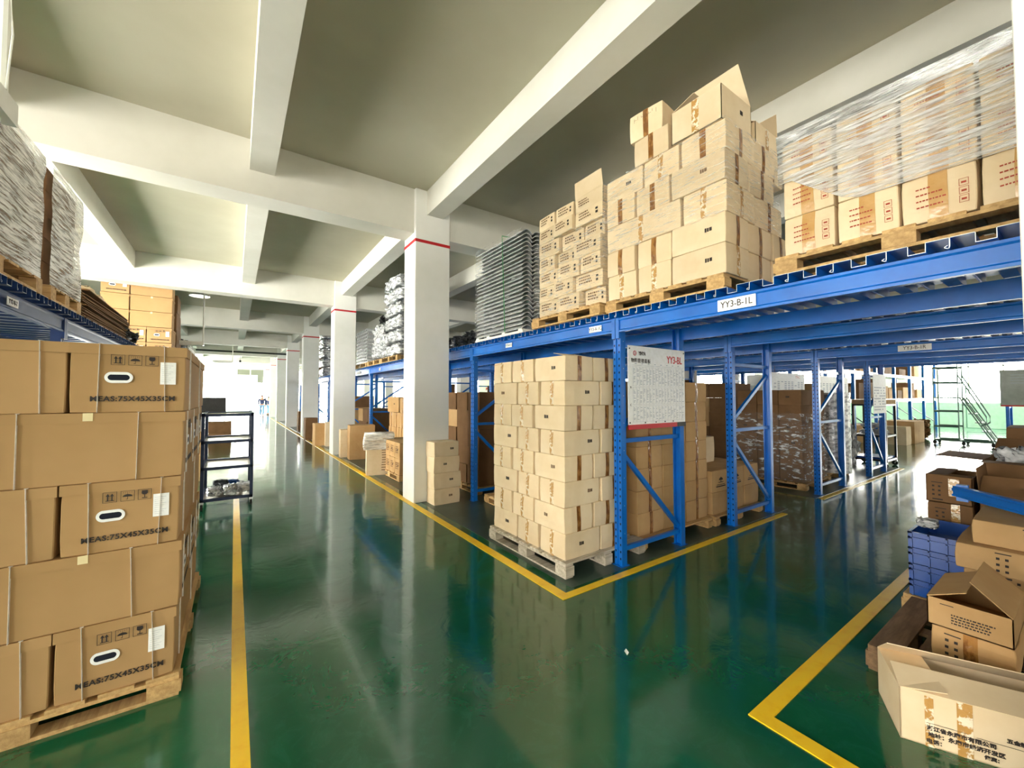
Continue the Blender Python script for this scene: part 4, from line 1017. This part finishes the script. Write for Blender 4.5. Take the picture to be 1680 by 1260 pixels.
# ------------------------------------------------------------------ people far down the aisle
def person(x, y, label, facing=0, s=1.0, arm=0):
    def skin(name, pts, edges, m, parent=None, root=0):
        me = bpy.data.meshes.new(name); me.from_pydata([p[:3] for p in pts], edges, []); 
        o = link(name, me, parent); o.modifiers.new('skin', 'SKIN')
        sv = me.skin_vertices[0].data
        for i, p in enumerate(pts): sv[i].radius = p[3] if isinstance(p[3], tuple) else (p[3], p[3])
        sv[root].use_root = True
        o.modifiers.new('sub', 'SUBSURF').levels = 1; o.modifiers['sub'].render_levels = 1
        me.materials.append(m); dg = bpy.context.evaluated_depsgraph_get(); m2 = bpy.data.meshes.new_from_object(o.evaluated_get(dg)); o.modifiers.clear(); o.data = m2
        m2.materials.clear(); m2.materials.append(m); m2.polygons.foreach_set('use_smooth', [True]*len(m2.polygons)); return o
    st = .12
    P = [(0, 0, .95, (.14, .10)), (0, 0, 1.18, (.13, .09)), (0, 0, 1.38, (.17, .10)), (0, .0, 1.47, .06), (0, -.01, 1.55, .075), (0, -.01, 1.64, .095), (0, -.0, 1.70, .07),
         (.19, 0, 1.40, .055), (.24, .02, 1.14, .045), (.22, -.08, .90, .035), (.21, -.1, .80, .03), (-.19, 0, 1.40, .055), (-.24, .02, 1.14, .045), (-.22, -.04, .90, .035), (-.21, -.06, .80, .03),
         (.09, 0, .88, .09), (.1, -.08, .48, .06), (.1, .04, .10, .045), (.1, -.10, .04, .04), (-.09, 0, .88, .09), (-.1, st, .48, .06), (-.1, st+.1, .12, .045), (-.1, st, .04, .04)]
    E_ = [(0, 1), (1, 2), (2, 3), (3, 4), (4, 5), (5, 6), (2, 7), (7, 8), (8, 9), (9, 10), (2, 11), (11, 12), (12, 13), (13, 14), (0, 15), (15, 16), (16, 17), (17, 18), (0, 19), (19, 20), (20, 21), (21, 22)]
    b = skin('person', P, E_, M_SKIN); b.location = (x, y, 0); b.rotation_euler = (0, 0, facing); b.scale = (s, s, s); tag(b, label, 'person')
    skin('jacket', [(0, 0, .90, (.17, .13)), (0, 0, 1.18, (.16, .12)), (0, 0, 1.40, (.19, .12)), (0, 0, 1.46, .07), (.2, 0, 1.40, .07), (.245, .02, 1.14, .06), (.225, -.07, .93, .05), (-.2, 0, 1.40, .07), (-.245, .02, 1.14, .06), (-.225, -.035, .93, .05)],
         [(0, 1), (1, 2), (2, 3), (2, 4), (4, 5), (5, 6), (2, 7), (7, 8), (8, 9)], M_NAVY, b)
    skin('jeans', [(0, 0, .93, (.15, .11)), (.09, 0, .86, .10), (.1, -.08, .48, .075), (.1, .03, .13, .065), (-.09, 0, .86, .10), (-.1, st, .48, .075), (-.1, st+.09, .15, .065)], [(0, 1), (1, 2), (2, 3), (0, 4), (4, 5), (5, 6)], M_JEAN, b)
    skin('hair', [(0, .02, 1.60, .085), (0, .01, 1.68, .1), (0, 0, 1.73, .07)], [(0, 1), (1, 2)], M_HAIR, b)
    sm = MB()
    for q in (-.1, .1): sm.box(q-.045, -.17 if q > 0 else st-.07, 0, q+.045, .1 if q > 0 else st+.18, .07, M_RUB)
    sm.build('shoes', b)
    return b
person(1.78, 37.0, 'person in a navy jacket and light jeans walking away down the aisle', 3.0, .98)
person(2.45, 40.5, 'person in dark clothes partly hidden beyond the walking one', 2.6, .9)
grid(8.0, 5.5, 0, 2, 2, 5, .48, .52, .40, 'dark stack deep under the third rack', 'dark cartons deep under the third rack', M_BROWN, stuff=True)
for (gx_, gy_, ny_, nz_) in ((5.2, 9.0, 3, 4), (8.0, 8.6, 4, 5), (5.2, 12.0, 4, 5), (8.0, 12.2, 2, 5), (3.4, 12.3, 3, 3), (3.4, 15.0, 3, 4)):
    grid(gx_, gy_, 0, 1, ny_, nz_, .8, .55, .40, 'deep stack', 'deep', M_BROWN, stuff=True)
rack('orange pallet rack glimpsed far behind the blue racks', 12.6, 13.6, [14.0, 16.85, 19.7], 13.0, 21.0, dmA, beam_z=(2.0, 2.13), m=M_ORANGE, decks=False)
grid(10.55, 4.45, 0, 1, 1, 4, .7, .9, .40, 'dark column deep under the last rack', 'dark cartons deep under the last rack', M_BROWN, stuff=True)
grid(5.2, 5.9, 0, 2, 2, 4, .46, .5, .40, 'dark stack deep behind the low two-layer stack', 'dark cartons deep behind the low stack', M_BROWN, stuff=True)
cs = thing('shelving', 'white shelf of cans and jars glimpsed through the second blue frame', 'shelving', (12.5, 6.1, 0))
for z_ in (.5, 1.1, 1.7): MB().box(0, 0, z_-.03, 1.6, .5, z_, M_PCB).build('shelf_board', cs)
for x_ in (0, 1.57): MB().box(x_, 0, 0, x_+.03, .5, 2.3, M_PCB).build('side_panel', cs)
can = MB().tube([(0, 0, 0), (0, 0, .24)], .085, M_CAST, 12).mesh('paint_can'); canw = MB().tube([(0, 0, 0), (0, 0, .24)], .085, M_PCB, 12).mesh('paint_can')
for q, z_ in enumerate((.5, 1.1, 1.7)):
    for k in range(7):
        tag(link('paint_can', canw if (q+k) % 3 else can, None, (12.65+.21*k, 6.25, z_)), 'small can, place %s, on the %s board of the white can shelf' % (ORD[k].replace('bottom', 'first'), ('lower', 'middle', 'upper')[q]), 'can', 'cans on the white shelf')
sp = MB(); sp.add([(0, 0, .002), (.03, .01, .004), (.05, .05, .002), (.015, .035, .006)], [(0, 1, 2, 3)], M_PAPER)
tag(sp.build('paper_scrap', None, (2.02, 1.68, .0005)), 'tiny white paper scrap on the open green floor', 'scrap')
# ------------------------------------------------------------------ right side of the cross aisle
small_board(9.7, 4.05, 1.55, 1.8, .58, 'long white board reading YY4-C behind the third rack', 'YY4-C')
small_board(12.25, 4.05, 1.55, 2.3, .58, 'long white board reading YY4-B behind the tall film roll', 'YY4-B')
small_board(10.52, 2.53, 1.25, .85, .80, 'paper chart on the frame of the farthest blue rack', '')
for q in ('notice_board.001', 'notice_board.002'):
    for x_ in (.2, 1.5): MB().box(x_, -.004, .58, x_+.01, .004, .8, M_STEEL).build('hanger', bpy.data.objects[q])
fr_ = MB(); fr_.tube([(0, 0, 0), (0, 0, 1.55)], [.26, .26], M_SILV, 20)
tag(fr_.build('film_roll', None, (9.75, 2.95, .12)), 'tall upright load in white stretch film at the third rack', 'wrapped roll')
lump('plastic_bag', 10.2, 2.95, .12, .55, .5, .95, 'clear crumpled plastic bag bulging past the last blue frame', 'bag', M_BAG, .09, None, 12, 3)
trolley(12.3, 2.95, 0, 'black steel trolley with blue bottom shelf beyond the last frame', w=.8, d=.6, h=1.42, m=M_BLACK, shelves=(.16, .70, 1.40))
tag(MB().box(-.36, -.26, 0, .36, .26, .04, M_BLUEP).build('blue_tray', None, (12.3, 2.95, .182)), 'blue flat tray on the bottom of the black trolley', 'tray')
lump('parts_tray', 12.3, 2.95, .71, .7, .5, .14, 'heap of small silver parts on the middle shelf of the black trolley', 'parts', M_CAST, .04, None, 2, 5)
lump('white_bag', 12.2, 2.95, .86, .45, .4, .14, 'white bag lying on the silver parts of the black trolley', 'bag', M_BAG, .03, None, 4, 3)
tag(MB().box(-.4, -.3, 0, .4, .3, .1, M_CARD).build('cardboard_tray', None, (12.3, 2.95, 1.421)), 'shallow cardboard tray on top of the black trolley', 'tray')
# white shelving beyond
shf = thing('shelving', 'tall white shelving with navy posts beyond the black trolley', 'shelving', (14.0, 4.4, 0))
for k in range(7):
    for yy in (0, .9): MB().box(-.045, -.045, 0, .045, .045, 3.6, M_BLUE).build('post', shf, (k*2.3, yy, 0))
    if k < 7:
        MB().bar((k*2.3, 0, .35), (k*2.3, .9, 1.1), .03, .03, M_STEEL).build('brace', shf)
for z in (1.50, 2.42, 3.4):
    MB().box(-.1, -.05, z-.1, 13.9, .0, z, M_PCB).build('shelf_beam', shf); MB().box(-.1, 0, z-.03, 13.9, .95, z-.005, M_PCB).build('shelf_board', shf)
rr = random.Random(11); n_ = 0
for z in (0.0, 1.505, 2.425):
    x = 14.2
    while x < 26.5:
        w_ = rr.uniform(.5, 1.0); h_ = rr.uniform(.3, .75)
        if rr.random() < (.9 if z > 0 else .5) and (z > 0 or min((x-14+q) % 2.3 for q in (0, .1)) > .1 and ((x-14) % 2.3)+w_ < 2.2):
            n_ += 1
            STUFF.box(x, 4.6, z, x+w_, 5.2, z+h_, M_BROWN if rr.random() < .6 else M_CARD)
        x += w_+rr.uniform(.08, .5)
carton(18.7, 3.45, 0, 1.3, .8, .75, 'large taped carton on the floor before the white shelving', None, (), ('-Y',), M_CARD)
carton(17.9, 3.5, 0, .6, .7, .6, 'pale carton beside the large taped one before the shelving', None, (), (), M_CARD2)
lump('parts_heap', 21.4, 3.8, 0, .7, .6, .75, 'dark heap of parts behind the rolling ladder', 'heap', M_BROWN, .09, None, 2, 3)
# rolling ladder
ld = thing('rolling_ladder', 'rolling stair ladder with caged platform before the shelving', 'ladder', (19.4, 2.55, 0), -PI/2); ld.scale = (.62, 1, 1)
def T(nm, *pts, r=.028): return MB().tube(pts, r, M_LAD, 8).build(nm, ld)
LW = .75
for yy in (0, LW):
    T('leg', (-.9, yy, .15), (-.9, yy, 2.55)); T('leg', (0, yy, .15), (0, yy, 2.75)); T('base_rail', (-.9, yy, .15), (1.15, yy, .15)); T('stringer', (0.05, yy, 1.55), (1.15, yy, .15)); T('stringer', (.15, yy, 1.55), (1.25, yy, .15))
    T('guard_rail', (-.9, yy, 2.55), (0, yy, 2.55)); T('guard_rail', (-.9, yy, 2.05), (0, yy, 2.05)); T('hand_rail', (0, yy, 2.3), (.5, yy, 1.6), (.95, yy, .95), (.95, yy, .75), (.75, yy, .65)); T('side_rail', (-.9, yy, 1.1), (0, yy, 1.1)); T('side_rail', (-.9, yy, .6), (0, yy, .6))
for x_, z_ in ((-.9, .15), (0, .15), (1.15, .15), (-.9, 2.55), (-.9, 2.05), (-.9, 1.1), (0, 2.75)): T('cross_rail', (x_, 0, z_), (x_, LW, z_))
MB().box(-.9, 0, 1.53, .05, LW, 1.57, M_LAD).build('platform', ld)
for k in range(5): MB().box(.12+.22*k, 0, 1.3-.28*k, .34+.22*k, LW, 1.33-.28*k, M_LAD).build('step', ld)
for x_ in (-.9, .15, 1.15):
    for yy in (0, LW): MB().tube([(x_-.0, yy-.02, .07), (x_, yy+.02, .07)], .07, M_RUB, 14).build('wheel', ld)
# right-hand rack with grey board
rr_ = rack('blue pallet rack beside the far window, under a large grey board', 24.0, 25.0, (-1.3, 1.9), -3.5, 1.95, dmA, decks=False)
gb = thing('notice_board', 'large grey board reading in small print on the rack by the far window', 'sign', (23.6, .68, 1.27))
MB().box(-.02, 0, 0, 0, 1.35, 1.3, mat('grey_board', '9b9c9c', 'a8a9a9', .6)).build('board', gb)
MB().box(-.03, 0, -.05, 0, 1.35, 0, M_RED).build('red_edge', gb)
for q in range(4): MB().box(-.022, .25, 1.1-.1*q, -.0205, 1.1, 1.125-.1*q, M_RUNE).build('printed_line', gb)
# far green framed panel by the window
gp = MB()
for a, b in (((0, 0, .1), (0, 0, 2.1)), ((0, 1.9, .1), (0, 1.9, 2.1)), ((0, 0, 2.1), (0, 1.9, 2.1)), ((0, 0, .1), (0, 1.9, .1))): gp.bar(a, b, .04, .04, mat('pale_green_frame', '7fae90', rough=.5))
tag(gp.build('frame_screen', None, (28.6, 1.6, 0)), 'tall thin pale green frame standing before the far window', 'frame')
# ------------------------------------------------------------------ near right pallet loads
GP = 'near right pallet'
pallet(3.10, -.45, 0, 1.0, 1.25, 'worn dark pallet at the near right, mostly bare boards showing', mat('old_brown_pallet', '6b5138', '86684a', .85, nscale=5, stretch=(1, 7, 7), bump=.3, bscale=30), h=.14)
pallet(4.12, -.45, 0, .62, 1.3, 'pallet under the blue crates at the near right', h=.14)
def dotprint(w, d, h, fc='-X', u=.18, withlabel=False, n=3):
    L = d if fc[1] == 'X' else w; r = []
    for c in range(2):
        for q in range(3): r.append((L*u+c*.035, h*.62-q*.035, L*u+c*.035+.014, h*.62-q*.035+.014))
    r += [(L*u-.004, h*.62+.035, L*u+.06, h*.62+.041), (L*u, h*.62-.105, L*u+.06, h*.62-.095)]
    return ('printed_dots', fc, r, M_INK)
# crushed large box in front (rotated)
def bigbox():
    w, d, h = .62, .34, .235; rz = math.radians(-64)
    o = open_carton(2.6+w/2*math.cos(rz)-d/2*math.sin(rz), .56+w/2*math.sin(rz)+d/2*math.cos(rz), 0, w, d, h, 'long battered carton with black Chinese print lying at the near right corner', M_CARD2, rz=rz,
        flaps={'+Y': -55, '-X': -84, '-Y': -80}, extra=(('printed_rule', '-Y', [(.09, .105, .22, .107), (.25, .10, .55, .102)], M_INK), ('packing_tape', '-Y', [(.085, .0, .115, .225)], M_GLINT_TAPE), ('packing_tape', '-Y', [(.19, .0, .24, .235)], M_GLINT_TAPE)))
    y_ = -d/2-.0035
    for tx, u, v, sz in (('浙江省永康市有限公司', .20, .084, .022), ('地址：永康市经济开发区', .215, .055, .022), ('电话：', .12, .026, .022), ('五金制品有限公司', .42, .125, .02), ('传真：', .30, .028, .019)):
        text_on(o, 'lettering', tx, sz, '-Y', (-w/2+u, y_, v), M_INK, bold=.0007)
    return o
bigbox()
carton(3.15, .245, .20, .5, .30, .16, 'crushed carton with open end under the open flapped carton, near right', None, ('-X',), (), M_CARD, N=.012, rz=.0, extra=(dotprint(.5, .3, .15),))
open_carton(3.39, .405, .362, .48, .30, .145, 'open carton with folded-back flaps on the near right pallet', M_CARD, rz=.0, flaps={'+Y': -66, '-Y': -48}, fd={'+Y': .16, '-Y': .19},
            extra=(('printed_mark', '-X', scribble(.09, .075, .17, 4, .014, random.Random(4)), M_INK), ('printed_mark', '-X', [(.05, .12, .10, .124)], M_INK)))
# blue crates
def crate(x, y, z, label, w=.58, d=.40, h=.155):
    c = thing('plastic_crate', label, 'crate', (x, y, z), 0, 'blue crates in the near right stack'); m = M_BLUEP; b = MB(); t = .006
    b.box(-w/2+.02, -d/2+.02, 0, w/2-.02, d/2-.02, t, m)
    for a in ((-w/2+.012, -d/2+.012, -w/2+.018, d/2-.012), (w/2-.018, -d/2+.012, w/2-.012, d/2-.012), (-w/2+.012, -d/2+.012, w/2-.012, -d/2+.018), (-w/2+.012, d/2-.018, w/2-.012, d/2-.012)): b.box(a[0], a[1], 0, a[2], a[3], h, m)
    b.build('crate_body', c); r = MB()
    for z_ in (h-.012, h-.05): r.box(-w/2, -d/2, z_, w/2, -d/2+.014, z_+.012, m); r.box(-w/2, d/2-.014, z_, w/2, d/2, z_+.012, m); r.box(-w/2, -d/2, z_, -w/2+.014, d/2, z_+.012, m); r.box(w/2-.014, -d/2, z_, w/2, d/2, z_+.012, m)
    r.build('rim', c); q = MB()
    for k in range(5):
        yy = -d/2+.02+k*(d-.04)/4; q.box(-w/2, yy-.005, 0, -w/2+.014, yy+.005, h, m)
    for k in range(5):
        xx = -w/2+.02+k*(w-.04)/4; q.box(xx-.005, d/2-.014, 0, xx+.005, d/2, h, m)
    q.build('ribs', c); return c
for i in range(4): crate(4.42, .62, .142+i*.115, 'ribbed blue plastic crate, %s of four stacked on the near right pallet' % ('bottom', 'second', 'third', 'top')[i], h=.113)
lump('plastic_bag', 4.3, .74, .61, .12, .13, .08, 'scrap of clear plastic on the corner of the top blue crate', 'bag', M_BAG, .015, None, 2, 3, n=8)
LB = (('paper_label', '-X', [(.50, .04, .60, .11)], M_PAPER),)
for i, (x, y, w, d, h, z) in enumerate(((3.95-.1, -.45, .62, .96, .16, .375), (3.85-.1, -.45, .62, .985, .15, .535), (3.82, -.45, .62, .92, .145, .686))):
    carton(x, y, z, w, d, h, 'flat tan carton with printed dots, %s of the three beside the blue crates' % ('lowest', 'middle', 'topmost')[i], 'flat tan cartons beside the crates', ('-X',) if i else (), (), M_CARD, tm=M_GLINT_TAPE,
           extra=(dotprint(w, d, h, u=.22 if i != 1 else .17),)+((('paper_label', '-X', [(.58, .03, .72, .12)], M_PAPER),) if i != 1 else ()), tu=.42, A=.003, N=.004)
tag(MB().box(-.3, -.45, 0, .3, .45, .23, M_BROWN).build('carton', None, (4.12+.1, .03, .142)), 'lowest carton under the flat tan cartons by the crates', 'carton')
for i in range(3): tag(MB().box(-.3, -.4, 0, .3, .4, .03, M_BROWN).build('folded_carton', None, (5.06+.02*i, .44, .41+i*.033)), 'folded brown carton behind the top blue crate, %s of three' % ('lowest', 'middle', 'uppermost')[i], 'folded carton', 'folded cartons behind the blue crates')
tag(MB().box(-.3, -.4, 0, .3, .4, .408, M_BROWN).build('carton', None, (5.06, .44, .0)), 'tall brown carton base behind the blue crates', 'carton')
carton(4.79, .565, .513, .5, .26, .213, 'dotted brown carton behind the crates, lower of two', None, ('-X',), (), M_BROWN, tm=M_GLINT_TAPE, extra=(dotprint(.5, .26, .21),), tu=.62)
open_carton(5.05, .70, .727, .5, .26, .22, 'dotted brown carton behind the crates, upper of two, flap ajar', M_BROWN, flaps={'+Y': -86, '-X': -88}, extra=(dotprint(.5, .26, .2, u=.14), ('packing_tape', '-X', [(.13, .06, .19, .2)], M_GLINT_TAPE)))
open_carton(5.08, .35, .513, .5, .38, .33, 'brown carton with rumpled flaps beside the dotted cartons, near right', M_BROWN, flaps={'-X': -50, '+Y': 4, '-Y': -70})
carton(5.42, -.5, .40, .8, 1.1, .38, 'broad brown carton under the dark open box, near right', None, (), (), M_CARD)
tag(MB().box(-.4, -.5, 0, .4, .5, .40, M_BROWN).build('carton', None, (5.82, .05, .0)), 'brown carton on the floor under the broad one, near right', 'carton')
open_carton(5.80, .21, .781, .6, .75, .25, 'dark open box with spread flaps holding grey bags, near right', M_BROWN, flaps={'+Y': 88, '-X': 88, '-Y': 85, '+X': 60}, extra=(('packing_tape', '-X', [(.42, .14, .56, .22)], M_GLINT_TAPE),))
lump('plastic_bag', 5.74, .40, .80, .32, .32, .36, 'grey plastic bag rising from the dark open box', 'bag', M_BAG, .05, None, 3, 2.2)
lump('plastic_bag', 5.84, .08, .80, .35, .3, .38, 'second grey plastic bag in the dark open box, nearer the frame edge', 'bag', M_BAG, .05, None, 7, 2.2)
carton(7.2, -.9, 0, .8, 1.5, 1.25, 'large plain brown carton standing behind the dark open box', None, (), (), M_BROWN)
# blue beam lying across
bb = thing('loose_beam', 'loose blue rack beam lying across the cartons at the near right', 'rack beam', (4.55, .62, .878))
bm_ = MB(); A_, B_ = Vector((0, 0, 0)), Vector((-1.1, -.98, .02))
bm_.bar(A_, B_, .05, .075, M_BLUE); bm_.bar(A_+Vector((0, 0, .012)), B_+Vector((0, 0, .012)), .064, .02, M_BLUE); bm_.bar(A_-Vector((0, 0, .03)), B_-Vector((0, 0, .03)), .064, .015, M_BLUE); bm_.build('beam', bb)
MB().box(-.03, -.06, -.07, .03, .0, .05, M_BLUE).build('beam_connector', bb)

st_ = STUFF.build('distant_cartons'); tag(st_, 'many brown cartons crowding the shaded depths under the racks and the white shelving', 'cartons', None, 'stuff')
# lifted lids on the top layer of the corner stack
for lb, fc, a in (('kraft carton, top layer, at the corner, corner stack by the YY3-BL board', '-Y', 0), ('kraft carton, top layer, far end of the long side, corner stack by the YY3-BL board', '-X', 1)):
    o = LAB[lb][0]; q = MB()
    if a == 0: q.add([(-.16, -.2, .224), (.17, -.2, .224), (.15, -.02, .262), (-.14, -.02, .262), (-.16, -.2, .227), (.17, -.2, .227), (.15, -.02, .266), (-.14, -.02, .266)], [(0, 1, 2, 3), (7, 6, 5, 4), (0, 1, 5, 4), (1, 2, 6, 5), (2, 3, 7, 6), (3, 0, 4, 7)], M_CARD2)
    else: q.add([(-.2, -.15, .224), (-.24, .17, .20), (-.05, .16, .235), (-.02, -.15, .25), (-.2, -.15, .227), (-.24, .17, .203), (-.05, .16, .239), (-.02, -.15, .254)], [(0, 1, 2, 3), (7, 6, 5, 4), (0, 1, 5, 4), (1, 2, 6, 5), (2, 3, 7, 6), (3, 0, 4, 7)], M_CARD)
    q.build('flap', o)
